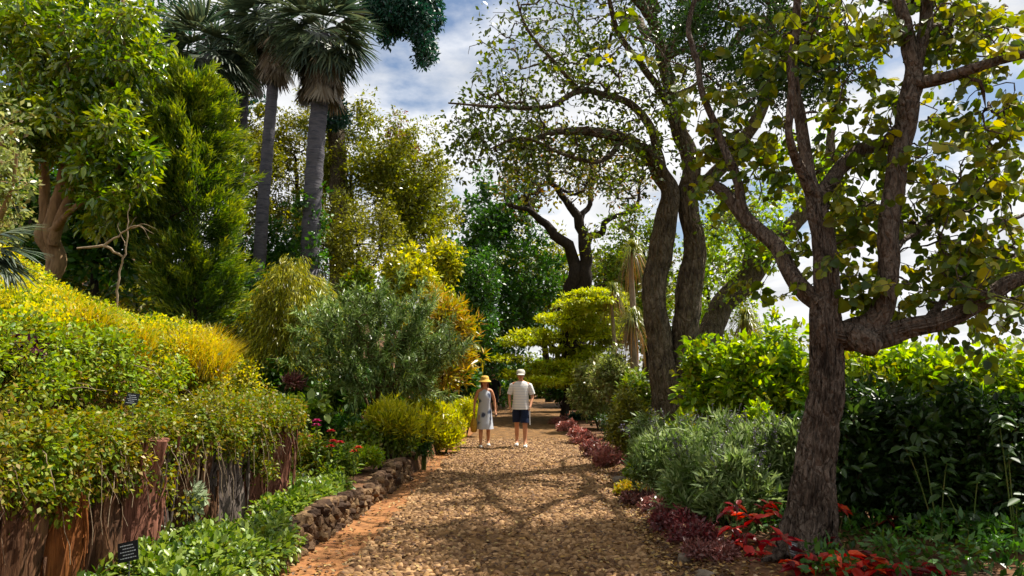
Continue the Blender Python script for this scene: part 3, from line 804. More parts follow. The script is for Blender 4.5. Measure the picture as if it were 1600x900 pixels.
part('twigs', tg, MB['t1'], near_tree, kind='stuff')
u_ = 800 + pos[:, 0] / pos[:, 1] * FPX
order = np.argsort(-np.where((u_ > 0) & (u_ < 1590) & (pos[:, 2] < 5.2), LL / pos[:, 1], 0))
own = np.zeros(N, bool); own[order[:300]] = True
f = Geo(); place_leaves(f, pos[~own], ax[~own], nv[~own], LL[~own], LL[~own] * .92, cc_[~own], 'round')
part('foliage', f, ML['round'], near_tree, kind='stuff')
lm = leaf_meshes(ML['round'], 'round', 9)
for s in np.where(own)[0]:
    piece('leaf', lm[int(cc_[s] * 8.99)], near_tree, leaf_matrix(pos[s], ax[s], nv[s], LL[s], LL[s] * .92))

# ------------------------------------------------------------------ twin-trunked tree beside the path
TA = [
    [(1048, 735, 15.0, .62), (1044, 650, 15.0, .44), (1034, 580, 15.0, .36), (1025, 500, 15.0, .33), (1027, 440, 15, .32), (1036, 370, 15, .30), (1050, 310, 15, .26), (1040, 275, 15, .24), (1015, 240, 14.8, .21), (975, 215, 14.5, .17), (930, 205, 14.2, .13), (880, 205, 14, .09), (830, 225, 13.8, .06)],
    [(1070, 735, 15.2, .62), (1066, 650, 15.2, .42), (1064, 580, 15.2, .37), (1070, 500, 15.2, .35), (1084, 420, 15.2, .33), (1086, 370, 15.2, .29), (1074, 310, 15.2, .27), (1080, 260, 15, .25), (1062, 200, 15, .21), (1044, 130, 14.8, .18), (1030, 60, 14.6, .16), (1016, -10, 14.4, .14), (1000, -90, 14.2, .1)],
    [(1080, 290, 15, .20), (1110, 278, 14.8, .19), (1150, 225, 14.5, .17), (1190, 160, 14.2, .16), (1208, 90, 14, .13), (1214, 10, 13.8, .11), (1225, -80, 13.6, .07)],
    [(1046, 300, 15, .16), (1030, 240, 14.8, .13), (1012, 190, 14.4, .11), (970, 158, 14, .09), (905, 140, 13.6, .075), (850, 165, 13.3, .06), (790, 170, 13, .045), (700, 160, 12.6, .02)],
    [(905, 140, 13.6, .06), (860, 90, 13.2, .05), (820, 40, 13, .035), (800, -20, 13, .02)],
    [(1056, 180, 15, .12), (1010, 110, 14.4, .09), (970, 50, 14, .07), (950, -20, 13.6, .05)],
    [(975, 215, 14.5, .09), (940, 250, 14, .07), (880, 240, 13.6, .05), (820, 215, 13.2, .035), (760, 235, 13, .02)],
    [(1016, -10, 14.4, .13), (1030, -80, 14, .11), (1060, -160, 13.6, .07)], [(1214, 10, 13.8, .10), (1200, -70, 14.5, .08), (1190, -150, 15, .06)],
    [(1040, 90, 14.7, .09), (1070, 75, 14.5, .09), (1110, 90, 14.2, .075), (1160, 60, 14, .05), (1190, 10, 14, .03)],
]
UPL = []  # upper limbs out of view, added so their shadows tangle on the path
for x0, y0, z0_, x1, y1, z1 in ((3.0, 14.3, 7.6, .6, 10.6, 10.4), (3.0, 14.3, 8.0, 4.6, 9.6, 10.6), (5.0, 13.8, 8.2, 2.6, 10.8, 9.6), (5.0, 13.9, 8.6, 6.4, 11.0, 9.8), (2.9, 14.3, 8.4, 3.0, 17.8, 10.4), (5.1, 14.0, 8.8, 5.8, 18.4, 10.2), (3.0, 14.2, 9.0, 1.6, 13.0, 11.4), (5.2, 13.7, 8.0, 3.6, 16.4, 10.8), (4.9, 13.8, 7.4, 7.2, 15.4, 9.6)):
    a_, b_, = np.array([x0, y0, z0_]), np.array([x1, y1, z1]); md = (a_ + b_) / 2 + np.array([.5, -.4, .5]) * rng.uniform(-1, 1, 3)
    UPL.append([(*a_, .10), (*((a_ + md) / 2 + [.1, 0, .15]), .085), (*md, .07), (*((md + b_) / 2 - [.1, .1, 0]), .055), (*b_, .03)])
    for _ in range(3):
        c_ = a_ * .4 + b_ * .6 + rng.normal(0, .3, 3); e_ = c_ + rdir(1)[0] * [1.5, 1.5, .5]
        UPL.append([(*((a_ + md) / 2 + [.1, 0, .15]), .05) if _ == 0 else (*md, .045), (*((md + e_) / 2 + [0, 0, .2]), .035), (*e_, .018)])
make_tree('twin_trunk_tree', 'large tree with two thick curving trunks rising beside the path', at(1055, 735, 15) * [1, 1, 0] + [0, 0, 0], TA, [
    dict(T=np.concatenate([pell(830, 90, 80, 110, 12.5, 15.5, 54), pell(900, 50, 100, 70, 12.5, 15.5, 46), pell(775, 185, 85, 55, 12.5, 14.8, 44), pell(840, 240, 100, 45, 13, 15.4, 56), pell(960, 250, 70, 60, 13, 16, 40), pell(960, 120, 90, 90, 13, 16, 50), pell(745, 235, 55, 35, 12.6, 14, 20), pell(1000, 180, 60, 100, 13, 16, 30), pell(1080, 180, 70, 80, 13, 16, 22), pell(1130, 330, 60, 40, 14, 17, 14)]),
         cr=.34, n=21, L=.105, W=.058, mat='treea', part='crown'),
    dict(T=np.concatenate([ell(25, (4.2, 9.6, 9.5), (2.6, 2.0, 1.2)), ell(5, (3.6, 13.0, 9.8), (1.6, .8, .8))]), cr=.42, n=120, L=.11, W=.06, mat='treea', part='upper_crown'),
    dict(T=np.concatenate([pell(1180, 60, 140, 75, 9.0, 10.8, 50), pell(1250, 90, 70, 60, 8.8, 10.6, 30), pell(1060, 20, 60, 40, 9.6, 11, 8), pell(1150, -40, 200, 40, 9.2, 10.8, 14)]),
         cr=.40, n=190, L=.075, W=.026, mat='fern', part='crown'),
], 'grey', sides=56, step=.09, ridge=.18, rscale=(8, 1.1), lump=.1, tip=.007, wob=.34, rmax=.07, gnarl=.28, rs=.74, wl=UPL,
    extra=np.concatenate([pell(830, 120, 110, 110, 12.5, 15.5, 60), pell(960, 110, 90, 110, 12.5, 15.5, 50), pell(780, 200, 90, 50, 12.4, 14.6, 30), pell(1090, 180, 80, 90, 13, 15.5, 30)]))

# leaning tree behind it
make_tree('leaning_tree', 'tree with a single grey trunk leaning right, behind the twin-trunked tree', at(1082, 735, 17) * [1, 1, 0], [
    [(1078, 715, 17, .42), (1090, 610, 17, .36), (1108, 530, 17, .33), (1145, 455, 17, .32), (1195, 398, 17, .30), (1240, 350, 16.8, .22), (1280, 280, 16.6, .16), (1300, 200, 16.5, .1)],
    [(1160, 440, 17, .2), (1165, 380, 17.2, .13), (1150, 310, 17.4, .08)],
], [dict(T=np.concatenate([pell(1170, 360, 70, 60, 15.5, 18, 46), pell(1250, 270, 70, 60, 16, 18, 34), pell(1130, 430, 40, 60, 16, 19, 20)]), cr=.34, n=46, L=.11, W=.07, mat='hedge')],
    'grey', sides=20, tip=.008, rs=.85)

# far gnarled tree at the head of the path
make_tree('gnarled_tree', 'far stout gnarled tree with twisting dark limbs and thin reddish crown', at(905, 560, 33) * [1, 1, 0], [
    [(906, 646, 33, 1.1), (905, 620, 33, 1.0), (903, 530, 33, .85), (900, 460, 33, .75), (912, 410, 33, .50), (915, 370, 33, .42), (905, 335, 33, .34), (872, 300, 32.5, .22), (850, 260, 32, .14)],
    [(895, 470, 33, .55), (890, 410, 33, .42), (862, 360, 32.6, .30), (832, 330, 32, .2), (800, 320, 31.5, .1)],
    [(905, 470, 33, .5), (945, 440, 33, .34), (975, 390, 33.5, .24), (985, 350, 34, .14)],
    [(914, 385, 33, .3), (945, 345, 33, .22), (975, 320, 33, .15), (1010, 290, 33, .08)],
    [(910, 345, 33, .22), (930, 290, 33, .15), (920, 240, 33, .1)],
], [dict(T=np.concatenate([pell(890, 250, 110, 60, 29, 36, 110), pell(820, 290, 50, 50, 29, 35, 34), pell(970, 290, 60, 60, 30, 36, 40)]), cr=.5, n=22, L=.17, W=.10, mat='fartree')],
    'dark', sides=16, step=.3, tip=.018, wob=.4, rmax=.14, gnarl=1.1, rs=.66)
# ------------------------------------------------------------------ left: trees on the hillside
make_tree('glossy_tree', 'multi-stemmed tree with tan trunks and big glossy dark leaves above the bank', at(72, 555, 14.5), [
    [(70, 575, 14.5, .22), (72, 470, 14.5, .16), (80, 390, 14.5, .14), (84, 330, 14.5, .15), (100, 270, 14.5, .12), (110, 180, 14.4, .1), (100, 90, 14.4, .08), (95, 0, 14.4, .05)],
    [(66, 575, 14.6, .18), (68, 460, 14.6, .15), (70, 380, 14.6, .12), (66, 300, 14.6, .1), (60, 220, 14.6, .09), (40, 120, 14.6, .06), (30, 20, 14.6, .04)],
    [(80, 380, 14.4, .11), (105, 310, 14.3, .09), (130, 240, 14.2, .08), (170, 160, 14, .06), (190, 60, 14, .04)],
    [(82, 360, 14.4, .09), (110, 330, 14, .06), (150, 290, 13.8, .05), (190, 260, 13.6, .03)],
    [(190, 130, 14, .05), (193, 60, 14, .045), (190, -40, 14, .03)],
], [dict(T=np.concatenate([pell(110, 160, 110, 90, 12.8, 16, 95), pell(175, 245, 70, 75, 12.4, 15.2, 74), pell(90, 40, 110, 50, 13, 16, 60), pell(200, 70, 50, 60, 13, 16, 36), pell(40, 200, 40, 50, 13, 15.5, 26), pell(165, 335, 30, 20, 13, 15, 8)]),
         cr=.34, n=72, L=.165, W=.066, mat='glossy', tmpl='leaf', droop=.35, up=.6)],
    'tan', sides=14, tip=.008)
make_tree('speckled_tree', 'small-leaved tree with pale glinting leaves at the photo\'s left edge', at(-20, 505, 10), [
    [(-20, 520, 10, .11), (-20, 480, 10, .10), (-10, 380, 10, .08), (-5, 300, 10, .06), (5, 220, 10, .04)], [(-10, 360, 10, .05), (15, 300, 9.8, .03), (25, 240, 9.7, .02)]],
    [dict(T=pell(0, 270, 42, 110, 9.2, 10.8, 46), cr=.22, n=60, L=.075, W=.04, mat='pale')], 'tan', sides=10, tip=.005)

# lime conifer-like tree: upswept feathery sprays
def feather_tree(name, label, px, pyb, pyt, hw, Y, K, n, mat, lean=0):
    lo, hi = at(px, pyb, Y), at(px, pyt, Y); rx = hw * Y / FPX
    zb = min(gz(lo[0], Y), lo[2])
    root = thing(name, label, 'tree', (lo[0], Y, zb))
    s = np.linspace(0, 1, 12)
    P = np.stack([lo[0] + lean * s, np.full(12, Y), zb + (hi[2] - zb) * .93 * s], -1)
    g = Geo(); tube(g, P, .16 * (1 - s * .9) + .01, 10, ridge=.1)
    h_ = rng.random(K) ** .8; a = rng.uniform(0, 6.283, K)
    prof = np.sin(np.clip(h_ * .88 + .10, 0, 1) * math.pi) ** .55
    rr = rx * prof * rng.uniform(.55, 1.0, K) * (1 + .22 * np.sin(a * 3 + h_ * 9))
    C = np.stack([lo[0] + lean * h_ + rr * np.cos(a), Y + rr * np.sin(a), lo[2] + (hi[2] - lo[2]) * h_], -1)
    grow(g, [(P, 0)], C - [0, 0, .2], tip=.006, sides=4, lift=-.2, rmax=.03); part('trunk', g, MB['dark'], root)
    f = Geo(); idx = np.repeat(np.arange(K), n); N = len(idx)
    axd = norm(np.stack([np.cos(a), np.sin(a), np.full(K, .75)], -1) + rng.normal(0, .25, (K, 3)))
    t = rng.random(N) * .75
    pos = C[idx] + axd[idx] * (t - .35)[:, None] + rdir(N) * (.05 + .13 * (1 - t / .75))[:, None]
    ax_ = norm(axd[idx] * 1.2 + rdir(N) * .7)
    c = .35 * rng.random(N) + .25 * rng.random(K)[idx] + .4 * t / .75  # lime tips; spray bases coloured darker to stand for inner shade
    place_leaves(f, pos, ax_, rdir(N), .14 * rng.uniform(.5, 1.5, N), .026, c, 'blade')
    part('crown', f, ML[mat], root)
    return root
feather_tree('feathery_conifer', 'dense feathery lime-tipped conifer on the hillside beside the palms', 306, 520, 118, 68, 14.6, 480, 110, 'conifer', lean=-.35)

# ------------------------------------------------------------------ fan palms
def fan_mesh(k, mat, dead=False):
    r_ = np.random.default_rng(50 + k); g = Geo()
    nb = 20; spread = 2.5 if not dead else 1.1
    pet = .55
    tube(g, np.array([(0, 0, 0), (0, pet * .5, .03), (0, pet, 0)]), [.02, .014, .01], 4, c=.2)
    for i in range(nb):
        a = (i / (nb - 1) - .5) * spread + r_.normal(0, .03)
        ln = (.75 + .2 * math.cos(a)) * r_.uniform(.9, 1.1)
        dr = r_.uniform(.10, .35) if not dead else .05
        d_ = np.array([math.sin(a), math.cos(a), 0]); sd = np.array([math.cos(a), -math.sin(a), 0])
        V = []
        for s, w in ((.02, .012), (.4, .036), (.75, .026), (1.0, .003)):
            p = np.array([0, pet, 0]) + d_ * ln * s + np.array([0, 0, -1]) * dr * s ** 2.5 + np.array([0, 0, .012 * (i % 2)])
            V += [p - sd * w, p + sd * w]
        F = [[0, 1, 3, 2], [2, 3, 5, 4], [4, 5, 7, 6]]
        g.add(V, F, r_.random())
    return g.mesh('dead_frond' if dead else 'frond', mat)
FAN = [fan_mesh(k, ML['palm']) for k in range(4)]
DFAN = [fan_mesh(k, ML['deadpalm'], True) for k in range(3)]
def fan_palm(label, spec, nlive, ndead, size, skirt, bark='palm', ivy=None):
    P, r_ = limb_nodes(spec, .25); r_ = r_ * .80
    base = P[0].copy(); base[2] = gz(P[0][0], P[0][1])
    P = np.vstack([[P[0][0], P[0][1], min(base[2] - .1, P[0][2] - .1)], P]); r_ = np.concatenate([[r_[0] * 1.15], r_])
    root = thing('fan_palm', label, 'palm tree', base, 'tall fan palms')
    g = Geo(); P2 = catmull(np.column_stack([P, r_]), .1)
    rr = P2[:, 3] * (1 + .05 * np.sin(np.arange(len(P2)) * 1.7) + .06 * (rng.random(len(P2)) - .5))
    tube(g, P2[:, :3], rr, 20, lump=.04); part('trunk', g, MB[bark], root)
    top = P[-1]
    for k in range(nlive):
        a = k * 2.39996 + rng.uniform(-.2, .2); el = R(62) - R(140) * (k / nlive) ** .7 + rng.normal(0, .08)
        d_ = np.array([math.cos(a) * math.cos(el), math.sin(a) * math.cos(el), math.sin(el)])
        piece('frond', FAN[k % 4], root, leaf_matrix(top + [0, 0, .15] + d_ * .12, d_, np.array([0, 0, 1.0]) + .25 * rdir(1)[0], size, size))
    for k in range(ndead):
        a = rng.uniform(0, 6.283); el = -R(rng.uniform(62, 86)); zz = skirt * (k / max(ndead, 1))
        d_ = np.array([math.cos(a) * math.cos(el), math.sin(a) * math.cos(el), math.sin(el)])
        o = np.array([math.cos(a), math.sin(a), 0]) * r_[-1] * .95
        piece('dead_frond', DFAN[k % 3], root, leaf_matrix(top + o - [0, 0, zz], d_, np.array([math.cos(a), math.sin(a), .2]), size * .72, size * .7))
    if ivy:
        f = Geo(); T = np.array([p + rdir(1)[0] * [.4, .4, .2] for p in P2[:, :3] if ivy[0] < p[2] < ivy[1] for _ in range(3)])
        clump_leaves(f, T, .25, 26, .10, .08, 'leaf'); part('ivy', f, ML['darkgreen'], root)
    return root
fan_palm('slender fan palm with thin pale grey trunk, between the conifer and the stout palm',
         [(404, 430, 22, .24), (410, 330, 22, .23), (419, 220, 22, .22), (427, 120, 22, .21), (432, 30, 22, .20)], 40, 56, 1.1, 1.2)
fan_palm('stout fan palm with thick grey trunk wrapped in ivy at its foot',
         [(482, 440, 20, .33), (487, 330, 20, .31), (494, 220, 20, .30), (500, 150, 20, .29), (504, 55, 20, .27)], 42, 56, 1.1, 1.1, ivy=(at(490, 410, 20)[2], at(490, 300, 20)[2]))
fan_palm('fan palm with dark drooping crown nearest the glossy tree, its trunk hidden',
         [(300, 470, 24, .25), (305, 300, 24, .24), (322, 160, 24, .23), (328, 85, 24, .22)], 40, 52, 1.3, 1.0)
fan_palm('fan palm whose crown shows between the slender and the dark palms',
         [(365, 470, 26, .25), (372, 300, 26, .24), (380, 160, 26, .23), (385, 60, 26, .22)], 38, 46, 1.35, 1.0)

# tall dark evergreen whose bough hangs into the sky
make_tree('overhanging_evergreen', 'tall dark evergreen behind the palms with a bough hanging into the sky', at(525, 470, 27) * [1, 1, 0] + [0, 0, .9], [
    [(525, 625, 27, .5), (525, 480, 27, .4), (530, 300, 27, .35), (525, 180, 27, .3), (520, 90, 27, .28), (535, 45, 26.6, .24), (570, 25, 26, .2), (620, 0, 25.5, .15), (650, -40, 25, .1)],
    [(520, 90, 27, .25), (490, 20, 27, .2), (480, -60, 27, .12)],
], [dict(T=np.concatenate([pell(610, 5, 42, 32, 24, 27, 50), pell(655, 25, 32, 36, 24, 26.5, 50), pell(662, 72, 10, 22, 24.5, 26, 9), pell(605, 42, 18, 18, 24, 26, 9), pell(620, -50, 80, 40, 24, 27, 50), pell(525, 185, 18, 25, 25, 28, 16), pell(480, -30, 60, 40, 26, 28, 30)]),
         cr=.40, n=120, L=.16, W=.075, mat='bluegreen', droop=.3)],
    'grey', sides=14, step=.3, tip=.01)

# ------------------------------------------------------------------ wood behind
def backtree(label, px, pyb, pyt, hw, Y, mat, K, n, cr, L=.125, W=.065, name='woodland_tree', bark='dark', droop=0, crown_from=.25, group='trees of the hillside wood', hollow=.4):
    lo, hi = at(px, pyb, Y), at(px, pyt, Y); rx = hw * Y / FPX
    zb = min(gz(lo[0], Y), lo[2])
    root = thing(name, label, 'tree', (lo[0], Y, zb), group)
    H = hi[2] - zb
    s = np.linspace(0, 1, 10)
    P = np.stack([lo[0] + .3 * np.sin(s * 3 + px), Y + .2 * np.cos(s * 4 + px), zb - .1 + H * .8 * s], -1)
    g = Geo(); tube(g, P, (.03 + .022 * H) * (1 - .8 * s), 10, ridge=.1)
    c = np.array([lo[0], Y, lo[2] + (hi[2] - lo[2]) * (.5 + crown_from * .5)])
    rz = (hi[2] - lo[2]) * (1 - crown_from) / 2
    T = lumpy(K, c, (rx, rx * .85, rz), hollow, px + pyt, shoots=.14)
    T = T + (fbm(T[:, None, :] * .6 + np.array([[[0, 0, 0]], [[5, 1, 7]], [[2, 9, 4]]]).transpose(1, 0, 2), 2) - .5) * rx * .9
    grow(g, [(P, 0)], T, tip=.008, sides=4, rmax=.08); part('trunk', g, MB[bark], root)
    f = Geo(); clump_leaves(f, T, cr * rng.uniform(.45, 1.4, K), n, L, W, 'quad', up=.6, droop=droop); part('crown', f, ML[mat], root)
    return root
backtree('olive tree with loose brownish crown directly behind the conifer', 365, 430, 165, 62, 28, 'olive', 150, 100, .50)
backtree('bushy olive-green tree between the two palm trunks', 452, 440, 170, 56, 30, 'olive', 150, 100, .50)
backtree('tall yellow-olive tree just right of the stout palm', 555, 430, 172, 66, 28, 'olive_yellow', 190, 80, .48)
backtree('broad olive tree below the grey cloud, with many bare twigs', 620, 440, 215, 64, 27, 'olive_yellow', 190, 76, .45)
backtree('yellow-green tree at the right end of the hillside wood', 665, 420, 262, 52, 29, 'olive_yellow', 140, 90, .45)
backtree('reddish-brown half-dead tree rising out of the wood', 628, 330, 195, 20, 31, 'brownleaf', 34, 60, .4, crown_from=.35)
backtree('dull olive shrub-like tree at the foot of the stout palm', 545, 480, 320, 66, 23, 'olive', 140, 85, .40, L=.10, W=.05)
backtree('dark undergrowth tree under the slender palm', 410, 520, 350, 75, 24, 'darkgreen', 120, 60, .45, L=.15, W=.08)
backtree('dark undergrowth tree beside the conifer\'s foot', 330, 560, 420, 75, 19, 'darkgreen', 110, 70, .4, L=.13)
backtree('dark shadowed tree behind the glossy tree', 160, 470, 230, 130, 20, 'darkgreen', 150, 50, .6, L=.24, W=.13)
backtree('tall dark tree at the top of the hill, behind the glossy tree', 60, 430, -60, 140, 24, 'darkgreen', 130, 56, .75, L=.28, W=.15)
backtree('dark tree filling the gap behind conifer and palms', 260, 470, 60, 90, 30, 'bluegreen', 120, 56, .75, L=.28, W=.15)
backtree('large round dark green tree with thick trunk at the left of the path\'s end', 770, 640, 272, 88, 36, 'darkgreen', 300, 76, .62, L=.22, W=.13, name='dark_evergreen', crown_from=.08, group=None)
backtree('dark green tree in front of the round evergreen, over the orange-leaved shrub', 735, 640, 400, 48, 27, 'darkgreen', 150, 80, .42, name='dark_evergreen', crown_from=.1, group=None)
backtree('green tree seen between the gnarled tree and the twin trunks', 1005, 640, 330, 60, 29, 'shrub', 150, 70, .5, L=.16, W=.09, group=None)
backtree('yellow-green tree behind the leaning trunk', 1120, 640, 350, 60, 30, 'hedge', 120, 60, .5, L=.16, W=.09, group=None)
backtree('golden-green tree partly hidden behind the gnarled tree', 850, 560, 360, 60, 42, 'olive_yellow', 110, 60, .7, L=.25, W=.14, group=None)
backtree('sunlit green tree behind the gnarled tree\'s right-hand limb', 960, 600, 400, 70, 40, 'shrub', 130, 60, .7, L=.25, W=.14, group=None)

# ------------------------------------------------------------------ shrubs of the left bed
def weeping(label, px, pyb, pyt, hw, Y, mat, K, name='weeping_shrub'):
    lo, hi = at(px, pyb, Y), at(px, pyt, Y); rx = hw * Y / FPX; zb = gz(lo[0], Y)
    root = thing(name, label, 'shrub', (lo[0], Y, zb))
    g, f = Geo(), Geo(); H = hi[2] - zb
    for k in range(K):
        a = rng.uniform(0, 6.283); rr = rx * rng.uniform(.25, 1.0) ** .7; h_ = H * (rng.uniform(.62, 1.02) - .30 * (rr / rx) ** 2)
        s = np.linspace(0, 1, 14)
        arch = np.sin(s * 2.25) / 1.0
        P = np.stack([lo[0] + math.cos(a) * rr * s ** 1.2, Y + math.sin(a) * rr * s ** 1.2, zb + h_ * arch], -1)
        P[:, 2] = np.maximum(P[:, 2], lo[2] - .1)
        tube(g, P, .010 * (1 - s * .85), 4)
        n = 170
        t = rng.uniform(.3, 1, n); ii = t * 13; i0 = np.minimum(ii.astype(int), 12); fr = (ii - i0)[:, None]
        pos = P[i0] * (1 - fr) + P[i0 + 1] * fr + rdir(n) * .13
        ax_ = norm(rdir(n) * .55 + np.array([math.cos(a) * .5, math.sin(a) * .5, -.8]))
        c = .6 * rng.random(n) + .4 * rng.random()
        place_leaves(f, pos, ax_, rdir(n) + UP * .5, .15 * rng.uniform(.6, 1.3, n), .022, c, 'blade')
    part('stems', g, MB['green'], root); part('foliage', f, ML[mat], root)
weeping('large yellow-green weeping shrub with fine hanging leaves above the bed', 455, 600, 385, 88, 16.5, 'willow', 230)

def oleander():
    Y = 14.5; lo = at(590, 660, Y); zb = gz(lo[0], Y)
    root = thing('oleander_shrub', 'wide grey-green oleander with long narrow leaves and many bare stems', 'shrub', (lo[0], Y, zb))
    c = (at(592, 640, Y) + at(592, 445, Y)) / 2; rz = (at(592, 445, Y)[2] - at(592, 645, Y)[2]) / 2; rx = 128 * Y / FPX
    T = lumpy(420, c, (rx * 1.0, rx * .8, rz * 1.0), .4, 5, .2, -.85)
    g = Geo(); limbs = []
    for k in range(16):
        a = rng.uniform(0, 6.283); s = np.linspace(0, 1, 7)[:, None]
        b = np.array([lo[0] + math.cos(a) * .12, Y + math.sin(a) * .12, zb - .05]); t = c + np.array([math.cos(a) * rx * .5, math.sin(a) * rx * .4, -rz * .2])
        P = b * (1 - s) + t * s; P[:, :2] -= (np.array([math.cos(a), math.sin(a)]) * .25 * np.sin(s * 3.14))
        tube(g, P, .028 * (1 - .5 * s[:, 0]), 6); limbs.append((P, 0))
    grow(g, limbs, T, tip=.005, sides=4, lift=.2); part('stems', g, MB['stem'], root)
    f = Geo(); n = 46; idx = np.repeat(np.arange(len(T)), n); N = len(idx)
    od = norm((T - c) / [rx, rx, rz] + UP * .6)
    pos = T[idx] + od[idx] * rng.uniform(-.28, .12, N)[:, None] + rdir(N) * .03
    ax_ = norm(od[idx] * .7 + rdir(N) * .9); cl = .6 * rng.random(N) + .4 * rng.random(len(T))[idx]
    place_leaves(f, pos, ax_, UP + rdir(N) * .5, .19 * rng.uniform(.5, 1.3, N), .027, cl, 'blade')
    part('foliage', f, ML['oleander'], root)
oleander()
bush('croton_shrub', 'shrub with orange and yellow leaves leaning out towards the path', 'shrub', 684, 640, 446, 60, 16.8, 'croton', .19, .036, 170, 40, .22, 'blade', out=1.0, axis_up=.3, tip=.006)
bush('lime_shrub', 'rounded yellow-green shrub above the oleander, below the wood', 'shrub', 640, 500, 382, 52, 21, 'lime', .13, .07, 90, 80, .28, 'quad')
bush('lime_shrub', 'small lime-green shrub between the weeping shrub and the palm\'s foot', 'shrub', 560, 520, 410, 36, 20, 'shrub', .12, .06, 60, 70, .28)
bush('golden_shrub', 'golden shrub in front of the dark evergreen, right of the rounded yellow-green one', 'shrub', 690, 470, 365, 32, 24, 'lime', .14, .07, 50, 70, .34)
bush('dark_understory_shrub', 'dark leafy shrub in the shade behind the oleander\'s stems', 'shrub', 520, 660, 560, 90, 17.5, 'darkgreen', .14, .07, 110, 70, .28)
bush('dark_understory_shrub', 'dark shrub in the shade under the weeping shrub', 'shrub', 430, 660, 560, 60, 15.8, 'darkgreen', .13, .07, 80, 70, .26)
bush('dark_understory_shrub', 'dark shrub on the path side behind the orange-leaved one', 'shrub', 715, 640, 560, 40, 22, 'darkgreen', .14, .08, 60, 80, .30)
bush('broad_leaf_plant', 'low plant with broad bright green leaves below the weeping shrub', 'plant', 478, 668, 618, 40, 13, 'mint', .16, .11, 26, 14, .14, 'leaf', stem='green')
bush('red_bromeliad', 'dark red spiky plant in the shade under the weeping shrub', 'plant', 458, 606, 588, 20, 14.2, 'bedding', .14, .025, 12, 22, .09, 'blade', axis_up=.5, twig=False, parts=('stems', 'foliage'))
bush('red_bromeliad', 'pinkish-red leafy plant at the foot of the oleander', 'plant', 592, 676, 646, 20, 13.1, 'bedding', .12, .025, 14, 26, .09, 'blade', axis_up=.5, twig=False)
bush('mixed_shrub', 'leafy green and russet shrub at the end of the log row', 'shrub', 470, 775, 680, 48, 10.9, 'bank_mixed', .065, .035, 80, 60, .16)
bush('mixed_shrub', 'low green shrub between the silver plant and the red flowers', 'shrub', 525, 755, 690, 34, 11.0, 'mint', .065, .03, 60, 60, .15, stem='green')
bush('bed_plant', 'fresh green mound spilling onto the nearest end of the stone wall top', 'plant', 575, 732, 696, 32, 11.4, 'hedge', .05, .022, 55, 70, .12, stem='green', twig=False)
bush('bed_plant', 'dark green leafy mound overhanging the middle of the stone wall', 'plant', 628, 712, 668, 30, 13.0, 'shrub', .055, .025, 60, 70, .13, stem='green')
bush('bed_plant', 'small dark rounded plant closing the far end of the stone wall', 'plant', 660, 722, 668, 18, 13.6, 'darkgreen', .05, .02, 40, 70, .11, stem='green')
bush('bed_plant', 'green leafy clump under the oleander, behind the stone wall', 'plant', 585, 700, 655, 50, 13, 'shrub', .07, .035, 60, 60, .16, stem='green')
bush('bed_plant', 'shaded green clump between the red flowers and the oleander', 'plant', 535, 690, 650, 40, 13.2, 'darkgreen', .08, .04, 50, 60, .16, stem='green')
bush('silver_leaf_plant', 'pale silvery cushion plant at the end of the log row', 'plant', 452, 800, 762, 40, 9.4, 'silver', .05, .014, 60, 90, .09, 'blade', twig=False)
bush('silver_leaf_plant', 'smaller silvery cushion plant next to the nearest wall stones', 'plant', 505, 785, 757, 24, 9.8, 'silver', .05, .014, 34, 90, .08, 'blade', twig=False)

def grass_mound(name, label, px, pyb, hw, pyt, Y, mat, n, w=.012, cat='grass clump', group=None, parent=None):
    lo, hi = at(px, pyb, Y), at(px, pyt, Y); rx = hw * Y / FPX; zb = gz(lo[0], Y)
    root = thing(name, label, cat, (lo[0], Y, zb), group)
    H = hi[2] - zb
    a = rng.uniform(0, 6.283, n); r0 = rx * .55 * rng.random(n) ** .5; rl = rx * .5 * rng.uniform(.3, 1.1, n); h_ = H * rng.uniform(.55, 1.05, n) * (1 - .35 * (r0 / rx))
    aa = a + rng.normal(0, .6, n); V = []
    sd = np.stack([-np.sin(aa), np.cos(aa), 0 * a], -1)
    for s, ww in ((0, 1), (.4, .9), (.75, .6), (1, .08)):
        p = np.stack([lo[0] + np.cos(a) * r0 + np.cos(aa) * rl * s ** 1.5, Y + np.sin(a) * r0 + np.sin(aa) * rl * s ** 1.5, zb + h_ * (s * 1.25 - .25 * s ** 3)], -1)
        V += [p - sd * w * ww / 2, p + sd * w * ww / 2]
    V = np.stack(V, 1); F = np.array([[0, 1, 3, 2], [2, 3, 5, 4], [4, 5, 7, 6]])
    FF = (np.arange(n)[:, None, None] * 8 + F[None]).reshape(-1, 4)
    part('blades', Geo().add(V.reshape(-1, 3), FF, np.repeat(rng.random(n), 3)), ML[mat], root)
    return root
YG = [(612, 690, 36, 626, 12.9, 'bright yellow feathery clump right of the oleander\'s foot'), (665, 684, 36, 618, 15.5, 'yellow feathery clump with pale flowers just behind, third from the path'),
      (690, 690, 28, 630, 18.6, 'yellow-green feathery clump second from the path'), (725, 676, 24, 622, 20.5, 'farthest feathery clump, right behind the woman\'s bag'),
      (646, 704, 36, 640, 13.5, 'yellow-green feathery clump in front of its row, above the stone wall'), (690, 712, 26, 660, 16.4, 'lowest feathery clump spilling onto the orange earth')]
for px, pyb, hw, pyt, Y, lab in YG:
    bush('feather_shrub', lab, 'shrub', px, pyb, pyt, hw * 1.25, Y, 'yellowgrass', .11, .021, 110, 54, .17, 'blade', group='yellow feathery clumps by the path', stem='green', axis_up=.7, tip=.003)

